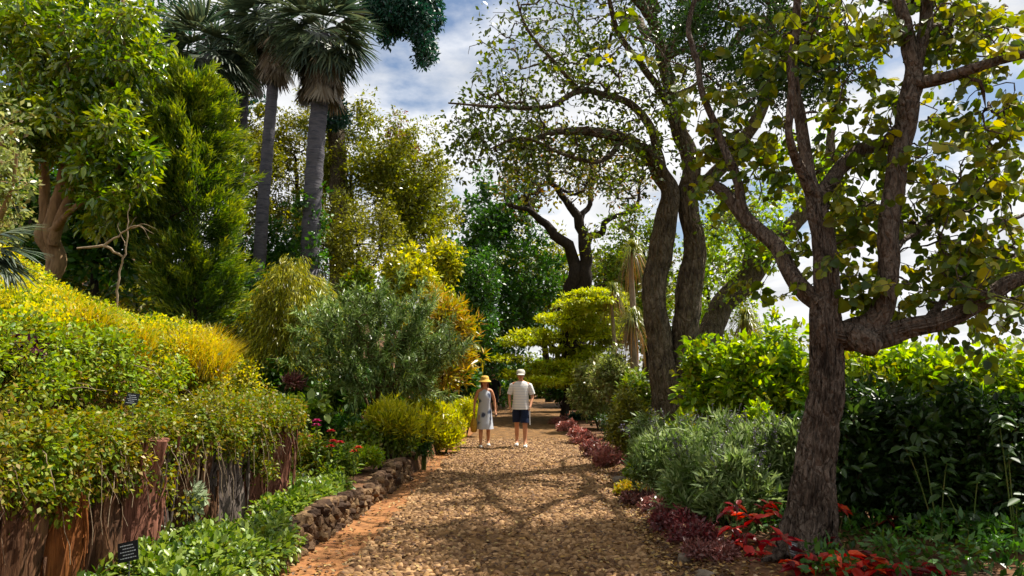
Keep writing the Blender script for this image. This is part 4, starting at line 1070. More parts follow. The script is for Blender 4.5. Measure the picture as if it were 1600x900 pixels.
def flower_plant(label, px, pyb, Y, heads, mat, group, size=.055, name='flowering_plant', petal=9):
    lo = at(px, pyb, Y); zb = gz(lo[0], Y)
    root = thing(name, label, 'flower', (lo[0], Y, zb), group)
    g, f = Geo(), Geo()
    for (hx_, hy_) in heads:
        p = at(hx_, hy_, Y + rng.uniform(-.15, .15)); s = np.linspace(0, 1, 6)[:, None]
        P = np.array([lo[0], Y, zb]) * (1 - s) + p * s; P[:, 2] += .08 * np.sin(s[:, 0] * 3.1)
        tube(g, P, np.full(6, .005), 4)
        n = 26; t = rng.uniform(.1, .95, n)[:, None]; pos = np.array([lo[0], Y, zb]) * (1 - t) + p * t + rdir(n) * .03
        place_leaves(f, pos, rdir(n) + UP * .3, UP + rdir(n) * .5, .10 * rng.uniform(.6, 1.2, n), .03, rng.random(n), 'leaf')
        h = Geo()
        for ring, (nn, el, ln) in enumerate(((petal, .15, 1.0), (petal, .6, .8), (petal - 3, 1.1, .5))):
            aa = np.arange(nn) * 6.283 / nn + ring * .4
            dd = np.stack([np.cos(aa) * math.cos(el), np.sin(aa) * math.cos(el), np.full(nn, math.sin(el))], -1)
            place_leaves(h, np.repeat(p[None], nn, 0), dd, UP + dd * .2, size * ln * 1.3, size * .7, rng.random(nn), 'leaf')
        part('flower', h, ML[mat], root)
    part('stems', g, MB['green'], root); part('foliage', f, ML['mint'], root)
flower_plant('plant with three magenta flower heads in the bed behind the log row', 500, 740, 10.4, [(495, 658), (494, 665), (486, 683)], 'pinkflower', 'flowering plants of the left bed')
flower_plant('plant with scarlet flower heads next to the magenta one', 520, 740, 10.6, [(517, 674), (520, 690), (531, 692), (516, 698)], 'redflower', 'flowering plants of the left bed')
flower_plant('plant with one orange-red flower, nearest the stone wall of its bed', 552, 735, 10.6, [(553, 706), (560, 700)], 'orangeflower', 'flowering plants of the left bed')
flower_plant('plant with small red flowers low beside the end log', 470, 745, 10.2, [(468, 680), (458, 742)], 'redflower', 'flowering plants of the left bed', size=.03)
flower_plant('plant with pale pink-white flowers behind the feathery clumps', 700, 680, 21.5, [(686, 613), (700, 618), (712, 612), (672, 618), (722, 622), (728, 610)], 'whiteflower', None, size=.07)
flower_plant('plant with white blooms beyond the feathery clumps at the dark tree\'s foot', 664, 690, 21, [(682, 604), (660, 616), (668, 620)], 'whiteflower', None, size=.08)
def proj(p):
    p = np.asarray(p); dx, dy, dz = p[..., 0], p[..., 1], p[..., 2] - CAMZ
    fw = dy * math.cos(PITCH) + dz * math.sin(PITCH); up_ = -dy * math.sin(PITCH) + dz * math.cos(PITCH)
    return 800 + FPX * dx / fw, 450 - FPX * up_ / fw
# ------------------------------------------------------------------ creepers on the bank above the logs
n = 3300
by = rng.uniform(4.2, 12.0, n); bb = rng.uniform(-.05, 5.2, n) ; bx = bank_edge(by) - bb
bz = height(bx, by); u, v = proj(np.stack([bx, by, bz + .3], -1))
ok = (u > -60) & (u < 470) & (v < 960)
bx, by, bz, bb = bx[ok], by[ok], bz[ok], bb[ok]
nz = fbm(np.stack([bx * .9, by * .9, 0 * bx], -1), 3) + rng.normal(0, .05, len(bx))
thick = (.22 + .38 * fbm(np.stack([bx * 1.3 + 9, by * 1.3, 0 * bx], -1), 2) + .16 * sstep(1.8, .5, bb) * sstep(0, .3, bb)) * np.where(rng.random(len(bx)) < .25, .4, 1)
C = np.stack([bx, by, bz + thick], -1)
hole = fbm(np.stack([bx * 2.6, by * 2.6, 0 * bx + 2], -1), 2) > .66
bx, by, bz, bb, nz, C = bx[~hole], by[~hole], bz[~hole], bb[~hole], nz[~hole], C[~hole]
bj = bb + 1.6 * (nz - .5) + rng.normal(0, .32, len(bb))
zone = np.where(bj > 1.9, 2, np.where(bj > .8, 1, 0))
def stuff(name, label, geo, mat, cat='ground cover'):
    return tagit(part(name, geo, mat), label, cat, kind='stuff')
f = Geo(); s = zone == 0
lowC = C[s]
clump_leaves(f, lowC, .20, 90, .040, .021, up=.6, shell=.4)
ey = rng.uniform(4.2, 9.0, 420); ex = bank_edge(ey) + rng.uniform(.0, .48, 420); ez = 1.42 - np.where(ey > 6.4, .22, .34) * rng.random(420) ** 1.4 * (.1 + 1.9 * fbm(np.stack([ey * 1.7, ey * 0, ey * 0], -1), 2)) + .16 * rng.normal(0, 1, 420) * (rng.random(420) < .3) - .2 * (ex - bank_edge(ey)) + .02 * (ey > 6.6)
clump_leaves(f, np.stack([ex, ey, ez], -1), .15, 90, .038, .021, up=.4, droop=.3)
for y_, r_, h_, *_ in LOGS:
    y_ = 4.6 + (y_ - 5.35) * .87; tp_ = .18 + h_ + .10 - .07 * max(0, y_ - 6)
    tc_ = np.array([float(bank_edge(y_)) + .2, y_, tp_ + .02]) + rng.normal(0, 1, (22, 3)) * [.14, .12, .07]
    clump_leaves(f, tc_, .14, 80, .038, .02, up=.5, droop=.2)
stuff('bank_creeper', 'green and russet creeper draping over the log row', f, ML['bank_mixed'])
f = Geo(); s = lowC[:, 1] < 7.3
clump_leaves(f, lowC[s][::2] + [0.1, 0, .03], .19, 90, .042, .024, 'leaf', up=.6)
ey = rng.uniform(4.3, 5.9, 60); ex = bank_edge(ey) + rng.uniform(.1, .4, 60); ez = 1.35 - .5 * rng.random(60)
clump_leaves(f, np.stack([ex, ey, ez], -1), .15, 90, .042, .024, 'leaf', up=.4, droop=.4)
stuff('green_creeper', 'dark green leafy creeper hanging at the bank\'s left end', f, ML['bank_green'])
f = Geo(); s = (zone == 1) & (nz < .50)
clump_leaves(f, C[s], .21, 105, .039, .021, up=.6)
stuff('bank_ground_cover', 'fresh green ground cover patches on the sunny bank', f, ML['bank_green'])
u, v = proj(C); crest = np.zeros(len(C), bool)
for ub in range(-40, 400, 20):
    k = np.where((u >= ub) & (u < ub + 20))[0]
    if len(k): crest[k[v[k] < v[k].min() + 34]] = True
f = Geo(); s = ((zone == 1) & (nz >= .42)) | ((zone == 2) & (nz < .52)) | ((zone == 0) & (nz > .54)) | crest
clump_leaves(f, C[s], .20, 95, .041, .022, up=.7)
stuff('yellow_ground_cover', 'bright yellow-green ground cover across the top of the bank', f, ML['bank_yellow'])
# golden grass on the crest
def blades(P, n, h_, spread, w, mat_c=(0, 1), geo=None, lean=(0, 0)):
    geo = geo or Geo(); idx = np.repeat(np.arange(len(P)), n); N = len(idx)
    aa = rng.uniform(0, 6.283, N); rl = spread * rng.uniform(.3, 1.2, N); hh = h_ * rng.uniform(.5, 1.15, N)
    sd = np.stack([-np.sin(aa), np.cos(aa), 0 * aa], -1); b0 = P[idx] + rdir(N) * [.14, .14, .02]; V = []
    for s, ww in ((0, 1), (.5, .8), (1, .1)):
        p = b0 + np.stack([np.cos(aa) * rl * s ** 1.6 + lean[0] * s, np.sin(aa) * rl * s ** 1.6 + lean[1] * s, hh * (1.3 * s - .3 * s ** 3)], -1)
        V += [p - sd * w * ww / 2, p + sd * w * ww / 2]
    F = np.array([[0, 1, 3, 2], [2, 3, 5, 4]])
    geo.add(np.stack(V, 1).reshape(-1, 3), (np.arange(N)[:, None, None] * 6 + F[None]).reshape(-1, 4), np.repeat(rng.random(N), 2))
    return geo
u, v = proj(C); crest = np.zeros(len(C), bool)
for ub in range(-40, 400, 20):
    k = np.where((u >= ub) & (u < ub + 20))[0]
    if len(k): crest[k[v[k] < v[k].min() + 34]] = True
s = crest & (u > 40) & (u < 340) & (nz > .42) & (rng.random(len(C)) < .6)
stuff('golden_grass', 'golden-orange grass on the crest of the bank', blades(C[s] - [0, 0, .14], 130, .32, .26, .008, lean=(.08, 0)), ML['orange_grass'], 'grass')
g = Geo()
for k in rng.choice(len(C), 170, replace=False):          # woody runners and dead stems standing out of the creeper
    p0 = C[k] - [0, 0, .1]; d_ = norm(rdir(1)[0] * [1, 1, .4] + [.5, -.3, .35]); ln = rng.uniform(.25, .6); t_ = np.linspace(0, 1, 7)[:, None]
    tube(g, p0 + d_ * ln * t_ + np.array([0, 0, -.35 * ln]) * t_ ** 2.2 + rng.normal(0, .008, (7, 3)), .0045 * (1 - .6 * t_[:, 0]), 4)
for k in range(60):
    ey_ = rng.uniform(4.6, 8.7); p0 = np.array([float(bank_edge(ey_)) + rng.uniform(.25, .5), ey_, rng.uniform(1.05, 1.35)]); t_ = np.linspace(0, 1, 8)[:, None]
    tube(g, p0 + np.array([.12, rng.normal(0, .12), 0]) * t_ + np.array([0, 0, -rng.uniform(.2, .6)]) * t_ ** 1.4 + rng.normal(0, .008, (8, 3)), .004 * (1 - .5 * t_[:, 0]), 4)
stuff('creeper_stems', 'thin bare brown runners hanging from and poking out of the creeper', g, MB['pale'], 'stems')
bush('purple_leaf_plant', 'dark purple-leaved plant set in the yellow ground cover', 'plant', 12, 590, 535, 42, 5.7, 'purple', .09, .05, 34, 40, .12, twig=False)
bush('orange_flower_shrub', 'low shrub with orange and yellow leaf tips hanging over the logs', 'shrub', 195, 745, 690, 36, 5.85, 'croton', .05, .026, 26, 50, .10, twig=False)
bush('twiggy_shrub', 'pale twiggy tangle on the bank above the red log', 'shrub', 305, 690, 600, 55, 6.95, 'olive', .04, .02, 60, 22, .16, stem='tan' if False else 'pale', tip=.004, nstem=9)
# dead bare sapling on the crest
sp = thing('bare_sapling', 'leafless grey sapling with a drooping side branch, before the conifer', 'dead tree', at(180, 615, 11.5))
g = Geo()
for spec in ([(180, 625, 11.5, .03), (182, 480, 11.5, .022), (186, 430, 11.5, .018), (196, 390, 11.5, .014), (200, 340, 11.5, .008), (202, 318, 11.5, .004)], [(190, 400, 11.5, .02), (160, 385, 11.4, .024), (120, 388, 11.3, .015)],
             [(160, 385, 11.4, .02), (190, 365, 11.4, .014), (215, 352, 11.3, .008), (240, 366, 11.3, .003)], [(200, 358, 11.4, .01), (222, 356, 11.3, .006), (232, 372, 11.3, .003)],
             [(196, 385, 11.5, .008), (186, 360, 11.5, .004), (184, 348, 11.5, .002)], [(198, 360, 11.5, .007), (212, 338, 11.5, .003)], [(205, 356, 11.4, .008), (225, 350, 11.3, .005), (244, 358, 11.3, .002)]):
    P, r_ = limb_nodes(spec, .06); P += rng.normal(0, .008, P.shape); tube(g, P, r_, 6)
part('trunk', g, MB['pale'], sp)
# spiky palm leaf poking in at the left edge
pl = thing('spiky_palm', 'dark spiky palm frond poking in at the photo\'s left edge', 'palm tree', at(-60, 470, 6.6)); pc = at(-45, 385, 6.6)
for k in range(9):
    a = rng.uniform(-.9, .9); el = rng.uniform(-.6, .6)
    d_ = np.array([math.cos(a) * math.cos(el), math.sin(a) * math.cos(el), math.sin(el)])
    piece('frond', FAN[k % 4], pl, leaf_matrix(pc, d_, UP + .3 * rdir(1)[0], .42, .42))
g = Geo(); tube(g, np.array([at(-60, 560, 6.6), pc]), [.06, .05], 10); part('trunk', g, MB['tan'], pl)

# ------------------------------------------------------------------ undergrowth of the hillside and the beds
def under(name, label, n, y0, y1, d0, d1, side, mat, cr, nl, L, W, tall):
    y = y0 + (y1 - y0) * rng.random(n) ** 1.3; dd = d0 + (d1 - d0) * rng.random(n) ** 1.2
    x = xw(y) - dd if side < 0 else xr(y) + dd
    k = (bank_edge(y) - x < -.3) | (y > 12.5) if side < 0 else y > 0
    x, y = x[k], y[k]; u, v = proj(np.stack([x, y, height(x, y)], -1)); k = (u > -150) & (u < 1750); x, y = x[k], y[k]
    t = tall * fbm(np.stack([x * .7, y * .7, 0 * x + 4], -1), 2)
    f = Geo(); clump_leaves(f, np.stack([x, y, height(x, y) + t], -1), cr * rng.uniform(.6, 1.3, len(x)), nl, L, W, up=.6); stuff(name, label, f, ML[mat], 'undergrowth')
under('hillside_undergrowth', 'dark green undergrowth covering the hillside under the trees', 1200, 13, 34, 3.5, 24, -1, 'darkgreen', .5, 32, .21, .11, 1.0)
under('hillside_undergrowth', 'olive scrub on the hillside among the dark undergrowth', 700, 14, 34, 3.5, 22, -1, 'olive', .45, 36, .16, .08, 1.3)
under('bed_undergrowth', 'green low growth between the plants of the left bed', 560, 10.2, 24, .55, 4.0, -1, 'shrub', .20, 50, .07, .035, .25)
under('border_undergrowth', 'low green growth under the shrubs right of the path', 640, 9.5, 40, .55, 7, 1, 'shade', .22, 46, .09, .045, .5)
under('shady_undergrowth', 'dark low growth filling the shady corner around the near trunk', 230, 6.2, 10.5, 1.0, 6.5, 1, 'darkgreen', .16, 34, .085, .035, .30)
under('slope_scrub', 'green scrub on the slope falling away behind the right-hand bushes', 420, 12, 40, 4, 13, 1, 'shrub', .5, 50, .16, .09, 1.2)

# ------------------------------------------------------------------ leafy ground cover at the foot of the logs
n = 900
gy = rng.uniform(4.8, 9.8, n); gx = xw(gy) - rng.uniform(.0, 1.9, n) + .10
gx = np.minimum(gx, xw(gy) + .10 - .40 * sstep(6.9, 7.6, gy))
ok = (gx > bank_edge(gy) + .40); gx, gy = gx[ok], gy[ok]
gh = -.08 + .24 * fbm(np.stack([gx * 1.6, gy * 1.6, 0 * gx], -1), 2)
zc_ = np.where(gx > xw(gy) - .05, .16, height(gx, gy)) + gh
gC = np.stack([gx, gy, zc_], -1)
gcov = thing('leafy_ground_cover', 'bright green leafy ground cover at the foot of the logs', 'ground cover', (-3, 7.5, .3), kind='stuff')
f = Geo(); clump_leaves(f, gC, .17, 70, .056, .033, 'leaf', up=.9, out=.8, shell=.5)
part('foliage', f, ML['mint'], gcov)
sh = thing('white_sprig_shrub', 'small shrub with pale variegated leaves against the logs', 'shrub', at(300, 800, 6.8)); f = Geo()
clump_leaves(f, pell(300, 780, 12, 26, 6.7, 6.9, 10), .08, 30, .06, .035, 'leaf', clim=(.6, 1)); part('foliage', f, ML['silver'], sh)

# ------------------------------------------------------------------ right of the path
# edging plants: red and pink cushions in a row
BD = [(884, 672, 14, 17, 25.0, 1, 'small pink cushion plant farthest along the right edge of the path'), (897, 680, 15, 19, 22.5, 1, 'bright pink cushion plant, second farthest on the right edge of the path'),
      (912, 690, 15, 18, 20.3, 1, 'pink cushion plant, third farthest on the right edge of the path'), (924, 702, 17, 21, 18.2, 1, 'salmon cushion plant, fourth farthest along the path\'s right edge'),
      (940, 720, 19, 26, 15.6, 0, 'dark red cushion plant before the row turns pale'), (957, 736, 21, 28, 14.0, 1, 'pale pinkish-brown cushion plant beside the brown-green shrub'),
      (985, 785, 20, 26, 10.9, 2, 'small orange-tipped cushion plant standing before the salvias'), (1000, 800, 24, 26, 10.2, 0, 'dull purple cushion plant after the orange-tipped one'), (1030, 812, 24, 28, 9.6, 0, 'purple-brown cushion plant among the leaf litter'),
      (1062, 846, 34, 40, 8.5, 3, 'larger crimson cushion plant with fresh red shoots'), (1090, 872, 36, 42, 7.8, 3, 'crimson cushion plant next to the nearest one of the row'), (1118, 906, 40, 44, 7.1, 0, 'nearest maroon cushion plant, cut by the photo\'s bottom edge'),
      (1045, 835, 20, 24, 9.0, 0, 'thin maroon cushion plant squeezed between larger crimson ones')]
for px, pyb, hw, hh, Y, k, lab in BD:
    px -= 9 if Y > 13 else 2
    bush('edging_plant', lab, 'plant', px, pyb, pyb - hh * 1.3, hw * 1.2, Y, ('bedding', 'beddingpink', 'croton', 'crimson')[k], .05 if Y < 12 else .07, .020 if Y < 12 else .03, 46, 44 if Y < 12 else 30, .09, 'quad', group='cushion plants along the path edge', twig=False, hollow=.6)
# grey-green salvias
SV = [(1040, 790, 655, 55, 10.4, 'grey-green salvia bush at the row\'s far end, right by the edging plants'), (1105, 790, 645, 60, 9.8, 'tall grey-green salvia with grey-purple spires in the middle of the salvias'),
      (1170, 810, 655, 60, 9.0, 'silvery salvia bush left of the near trunk'), (1080, 820, 690, 50, 9.0, 'low dense salvia in front of the tall one'), (1140, 830, 700, 50, 8.5, 'nearest salvia bush, above the red leaves'), (1215, 790, 660, 40, 8.8, 'salvia bush touching the near tree\'s trunk')]
for px, pyb, pyt, hw, Y, lab in SV:
    px += 14
    root = bush('salvia_bush', lab, 'shrub', px, pyb, pyt + 10, hw * 1.1, Y, 'salvia', .115, .027, 115, 46, .14, 'blade', shoots=.35, stem='green', axis_up=.45, group='grey-green salvias')
    c0 = np.array(root.location); g = Geo(); f = Geo(); rx = hw * Y / FPX
    for k in range(22):
        a = rng.uniform(0, 6.283); rr = rx * rng.random() ** .5; zt = at(px, pyt - rng.uniform(-25, 18), Y)[2]
        b0 = np.array([c0[0] + .7 * math.cos(a) * rr, c0[1] + .7 * math.sin(a) * rr, zt - .35]); tp = b0 + np.array([math.cos(a) * .12, math.sin(a) * .12, .35])
        tube(g, np.array([b0, (b0 + tp) / 2 + [0, 0, .02], tp]), [.005, .004, .002], 4)
        m = 16; t = rng.uniform(.45, 1, m)[:, None]
        place_leaves(f, b0 * (1 - t) + tp * t, rdir(m) + UP * .4, rdir(m), .028, .014, rng.random(m), 'quad')
    part('flower_stems', g, MB['green'], root, kind='stuff'); part('flower_spires', f, ML['spire'], root, kind='stuff')
bush('border_shrub', 'lit yellow-green shrub rising among the salvias', 'shrub', 1068, 760, 650, 34, 10.9, 'shrub', .08, .035, 70, 46, .16, shoots=.3, stem='green')
bush('border_shrub', 'fresh green shrub between the salvias and the near trunk, half shaded', 'shrub', 1190, 770, 640, 36, 10.2, 'hedge', .09, .045, 70, 44, .17, 'leaf', shoots=.3, stem='green')
# shrubs further along the right border
bush('pale_shrub', 'pale glinting shrub beside the path\'s end, below the tiered tree', 'shrub', 938, 665, 562, 46, 22, 'pale', .12, .05, 130, 60, .26)
bush('pale_shrub', 'pale-leaved shrub touching the strap-leaved palm', 'shrub', 960, 640, 545, 36, 19, 'pale', .10, .045, 80, 60, .24)
bush('border_shrub', 'brownish-green spindly shrub at the right edge of the path', 'shrub', 984, 735, 606, 38, 14.4, 'olive', .075, .03, 110, 50, .20)
bush('border_shrub', 'yellow-green leafy shrub between spindly shrub and twin trunks', 'shrub', 995, 690, 575, 36, 16.5, 'shrub', .10, .05, 80, 60, .24)
bush('border_shrub', 'bright lime plant low before the salvias', 'shrub', 1000, 765, 722, 26, 12.2, 'hedge', .08, .035, 50, 44, .16, stem='green')
bush('border_shrub', 'dark bluish low plant beside the pink cushions', 'shrub', 905, 672, 645, 22, 26, 'bluegreen', .12, .06, 30, 50, .2)
bush('border_shrub', 'dry twiggy shrub before the roots of the twin-trunked tree', 'shrub', 1020, 740, 640, 40, 12.6, 'salvia', .09, .025, 80, 40, .2, 'blade', stem='green')
bush('lavender_plant', 'small plant with lavender flower heads between the shrubs and the salvias', 'plant', 1000, 690, 655, 24, 13, 'spire', .03, .02, 26, 30, .07, stem='green', tip=.003)
# bright backlit hedge plants
HD = [(1135, 690, 535, 55, 12.6, 'bright green broadleaf bush behind the salvias'), (1205, 700, 520, 60, 12.2, 'bright green bush between the twin trunks and the near trunk'), (1360, 720, 525, 75, 11.2, 'glowing yellow-green bush behind the near tree\'s burl'),
      (1470, 720, 530, 75, 10.8, 'glowing bush below the near tree\'s right-hand limb'), (1570, 720, 545, 70, 10.4, 'glowing bush at the photo\'s right edge'), (1150, 620, 545, 50, 15, 'backlit green bush at the leaning trunk\'s foot')]
for px, pyb, pyt, hw, Y, lab in HD:
    bush('broadleaf_bush', lab, 'shrub', px, pyb, pyt, hw * 1.35, Y, 'hedge', .125, .066, 180, 38, .24, 'leaf', group='bright broadleaf bushes', hollow=.3, shoots=.35)
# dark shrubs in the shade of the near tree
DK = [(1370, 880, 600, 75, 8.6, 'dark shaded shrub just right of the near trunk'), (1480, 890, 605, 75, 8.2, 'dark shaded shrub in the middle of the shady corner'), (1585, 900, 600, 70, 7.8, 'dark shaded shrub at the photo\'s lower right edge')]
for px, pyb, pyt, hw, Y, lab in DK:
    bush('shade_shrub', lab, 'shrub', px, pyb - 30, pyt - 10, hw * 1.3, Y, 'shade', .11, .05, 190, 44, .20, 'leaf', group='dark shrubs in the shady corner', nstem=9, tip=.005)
bl = leaf_meshes(ML['shade'], 'leaf', 6, .35, 1.0)
def big_leaf_plant(label, spots, Y, base, size=.14):
    root = thing('big_leaf_plant', label, 'plant', at(*base, Y), 'big-leaved stems in the shady corner'); g = Geo()
    b0 = at(*base, Y)
    for (a, b_, k) in spots:
        c = at(a, b_, Y); s = np.linspace(0, 1, 7)[:, None]
        P = b0 * (1 - s) + c * s; P[:, 2] += .12 * np.sin(s[:, 0] * 3.14); tube(g, P, .008 * (1 - .5 * s[:, 0]), 5)
        for q in range(k):
            aa = q * 2.4 + rng.uniform(-.3, .3); d_ = np.array([math.cos(aa), math.sin(aa) * .8 - .3, rng.uniform(-.5, .15)])
            L = size * rng.uniform(.7, 1.2)
            piece('leaf', bl[int(rng.integers(0, 6))], root, leaf_matrix(c + rdir(1)[0] * .05 - [0, 0, .03 * q % .1], d_, np.array([0, -.35, .9]), L, L * .55))
    part('stems', g, MB['green'], root)
big_leaf_plant('big drooping green leaves on a stem above the dark shrubs\' middle', [(1440, 690, 9), (1480, 720, 9), (1415, 700, 6)], 7.4, (1470, 870))
big_leaf_plant('cluster of big leaves lower down in the shady corner', [(1505, 800, 8), (1530, 740, 8), (1470, 760, 6)], 7.2, (1520, 880))
big_leaf_plant('big leaves at the right edge of the shady corner', [(1590, 780, 7), (1575, 700, 7), (1560, 650, 7)], 7.0, (1590, 890))
# red-leaved plants
rl = leaf_meshes(ML['red'], 'leaf', 8); ro = leaf_meshes(ML['redorange'], 'leaf', 3)
def red_plant(label, px, pyb, Y, heads, k, size=.11, bright=0.15):
    size *= 1.5; bright *= 1.6
    b0 = at(px, pyb, Y); b0[2] = max(gz(b0[0], Y), 0.05)
    root = thing('red_leaf_plant', label, 'plant', b0, 'red-leaved plants under the near tree'); g = Geo()
    for (a, b_) in heads:
        c = at(a, b_, Y + rng.uniform(-.12, .12)); s = np.linspace(0, 1, 6)[:, None]
        P = b0 * (1 - s) + c * s; tube(g, P, .006 * (1 - .4 * s[:, 0]), 5)
        for q in range(k):
            aa = q * 2.4 + rng.uniform(-.3, .3); d_ = np.array([math.cos(aa), math.sin(aa), rng.uniform(-.55, .35)]); L = size * rng.uniform(.6, 1.2)
            me = ro[int(rng.integers(0, 3))] if rng.random() < bright else rl[int(rng.integers(0, 8))]
            piece('leaf', me, root, leaf_matrix(c + rdir(1)[0] * .025, d_, UP + .4 * rdir(1)[0], L, L * .52))
    part('stems', g, MB['stem'], root)
red_plant('tall red-leaved plant left of the near trunk, before the salvias', 1155, 860, 7.5, [(1135, 800), (1150, 790), (1165, 805), (1142, 825), (1178, 812), (1160, 835), (1150, 850), (1185, 850)], 7, .10, .25)
red_plant('low red-leaved plant at the left foot of the near trunk', 1190, 890, 7.0, [(1180, 865), (1200, 850), (1195, 880), (1215, 875), (1170, 885)], 7)
red_plant('deep red plant right in front of the near trunk', 1245, 905, 6.55, [(1225, 840), (1250, 885), (1235, 880), (1270, 890), (1262, 868)], 8)
red_plant('plant with flame-orange leaves right of the near trunk', 1310, 905, 6.6, [(1325, 870), (1310, 885), (1300, 870), (1335, 890)], 7, .12, .55)
red_plant('maroon plant at the bottom edge right of the flame-orange one', 1365, 910, 6.5, [(1350, 885), (1375, 890), (1400, 895), (1360, 870)], 7)
red_plant('red-leaved sprig just behind the near trunk', 1310, 820, 8.0, [(1310, 790), (1318, 800), (1385, 810)], 6, .09, .2)
red_plant('small red plant between the salvia and the near trunk', 1205, 840, 7.7, [(1203, 785), (1210, 800), (1196, 795)], 6, .08, .3)
red_plant('wine-red plant low between the tall red one and the litter', 1120, 905, 6.9, [(1110, 880), (1130, 870), (1145, 885), (1125, 895)], 7, .09, .1)
red_plant('dull red plant at the bottom edge below the shady corner\'s middle', 1440, 915, 6.5, [(1425, 890), (1450, 885), (1470, 895)], 7, .10, .05)
red_plant('dark red plant hugging the near trunk\'s right foot', 1285, 880, 7.0, [(1290, 850), (1275, 862), (1305, 858)], 7, .10, .1)
# yellow-green backlit plants deep in the shady corner
bush('low_lit_plant', 'sunlit yellow plant glimpsed low through the dark shrubs', 'plant', 1430, 880, 790, 60, 9.6, 'lime', .08, .03, 50, 40, .14, 'blade', stem='green', axis_up=.4)

# tiered yellow tree over the end of the path
def tiered():
    Y = 27; lo = at(880, 640, Y); root = thing('tiered_tree', 'yellow-green tree with flat layered branches over the end of the path', 'tree', (lo[0], Y, 0))
    top = at(885, 460, Y); s = np.linspace(0, 1, 10)
    P = np.stack([lo[0] + (top[0] - lo[0]) * s + .15 * np.sin(5 * s), np.full(10, Y), s * top[2]], -1)
    g = Geo(); tube(g, P, .16 * (1 - .8 * s), 12, ridge=.1)
    T = []
    tiers = []
    for cy in np.arange(458, 598, 12.5):
        w0 = np.interp(cy, [455, 480, 500, 540, 570, 600], [905, 880, 830, 768, 775, 800]); w1 = np.interp(cy, [455, 480, 520, 600], [955, 975, 985, 965])
        for q in range(3 + 2 * (cy > 490)):
            rx = rng.uniform(22, 48); tiers.append((w0 + rx * .6 + (w1 - w0 - rx * 1.1) * rng.random(), cy + rng.normal(0, 1.5), rx, int(rx * .62)))
    for (cx, cy, rx, n_) in tiers:
        r_ = rx * Y / FPX; c = at(cx, cy, Y + rng.uniform(-2.2, 2.2)); tl_ = rng.normal(0, .05, 2)
        for k in range(n_):
            a = rng.uniform(0, 6.283); q = rng.random() ** .5
            T.append(c + np.array([math.cos(a) * r_ * q, math.sin(a) * r_ * .9 * q, rng.normal(0, .03) - .06 * q * q + r_ * q * (tl_[0] * math.cos(a) + tl_[1] * math.sin(a))]))
    T = np.array(T); grow(g, [(P, 0)], T, tip=.008, sides=4, lift=-.05, wob=.05, rmax=.06, zpen=1.5); part('trunk', g, MB['dark'], root)
    f = Geo(); clump_leaves(f, T, np.array([[.25, .25, .07]]), 38, .13, .065, up=1.6, out=.6, jit=.45); part('crown', f, ML['tier'], root)
tiered()
# strap-leaved palms
def strap_palm(label, px, pyb, pyh, Y, Lf, nl, nd_, r0=.10):
    b0, h = at(px, pyb, Y), at(px + 3, pyh, Y); b0[2] = min(b0[2], gz(b0[0], Y) + .02)
    root = thing('strap_leaved_palm', label, 'palm tree', b0, 'strap-leaved palms')
    s = np.linspace(0, 1, 9)[:, None]; P = b0 * (1 - s) + h * s; P[:, 0] += .1 * np.sin(s[:, 0] * 4)
    g = Geo(); tube(g, P, r0 * (1.5 - .8 * s[:, 0]), 12, lump=.1); part('trunk', g, MB['pale'], root)
    for nm, cnt, mat, e0, e1 in (('fronds', nl, 'strap', 80, 0), ('dead_fronds', nd_, 'strapdead', -10, -50)):
        if not cnt: continue
        a = rng.uniform(0, 6.283, cnt); el = np.radians(rng.uniform(e1, e0, cnt)); ln = Lf * rng.uniform(.7, 1.1, cnt); V = []
        sd = np.stack([-np.sin(a), np.cos(a), 0 * a], -1) * .016
        for t in (0, .35, .7, 1):
            out = ln * np.cos(el) * (t - .35 * t ** 3); z = ln * (np.sin(el) * t * 1.1 - .85 * t ** 2.2)
            p = h + np.stack([np.cos(a) * out, np.sin(a) * out, z], -1); w = 1 - .85 * t
            V += [p - sd * w, p + sd * w]
        F = np.array([[0, 1, 3, 2], [2, 3, 5, 4], [4, 5, 7, 6]])
        part(nm, Geo().add(np.stack(V, 1).reshape(-1, 3), (np.arange(cnt)[:, None, None] * 8 + F[None]).reshape(-1, 4), np.repeat(rng.random(cnt), 3)), ML[mat], root)
strap_palm('strap-leaved palm with an orange dead skirt left of the twin trunks', 985, 640, 500, 19.5, .95, 260, 90)
strap_palm('taller strap-leaved palm with grey hanging leaves above the orange-skirted one', 985, 640, 392, 23, 1.05, 170, 70)
strap_palm('strap-leaved palm whose head shows right of the leaning trunk', 1162, 640, 500, 18.5, .9, 240, 60)
strap_palm('thin strap-leaved palm with drooping head by the gnarled tree', 955, 640, 455, 25, .9, 160, 90, .07)
# greenery that closes the end of the path
bush('path_end_bush', 'dark bush closing the path\'s end on the left, behind the woman', 'shrub', 775, 640, 560, 60, 46, 'darkgreen', .22, .12, 110, 60, .5)
bush('path_end_bush', 'dim green bush closing the path\'s end behind the man', 'shrub', 835, 640, 555, 50, 48, 'shrub', .22, .12, 110, 60, .5)
bush('path_end_bush', 'dark bush at the path\'s end, right of the man', 'shrub', 885, 645, 570, 36, 36, 'darkgreen', .18, .09, 80, 60, .4)
bush('clipped_hedge', 'low clipped hedge across the path\'s far end', 'hedge', 790, 626, 603, 26, 43, 'shrub', .12, .07, 70, 60, .25)
bush('path_side_bush', 'shrub hanging over the left of the path beyond the woman', 'shrub', 745, 650, 585, 26, 30, 'olive', .15, .08, 60, 60, .34)

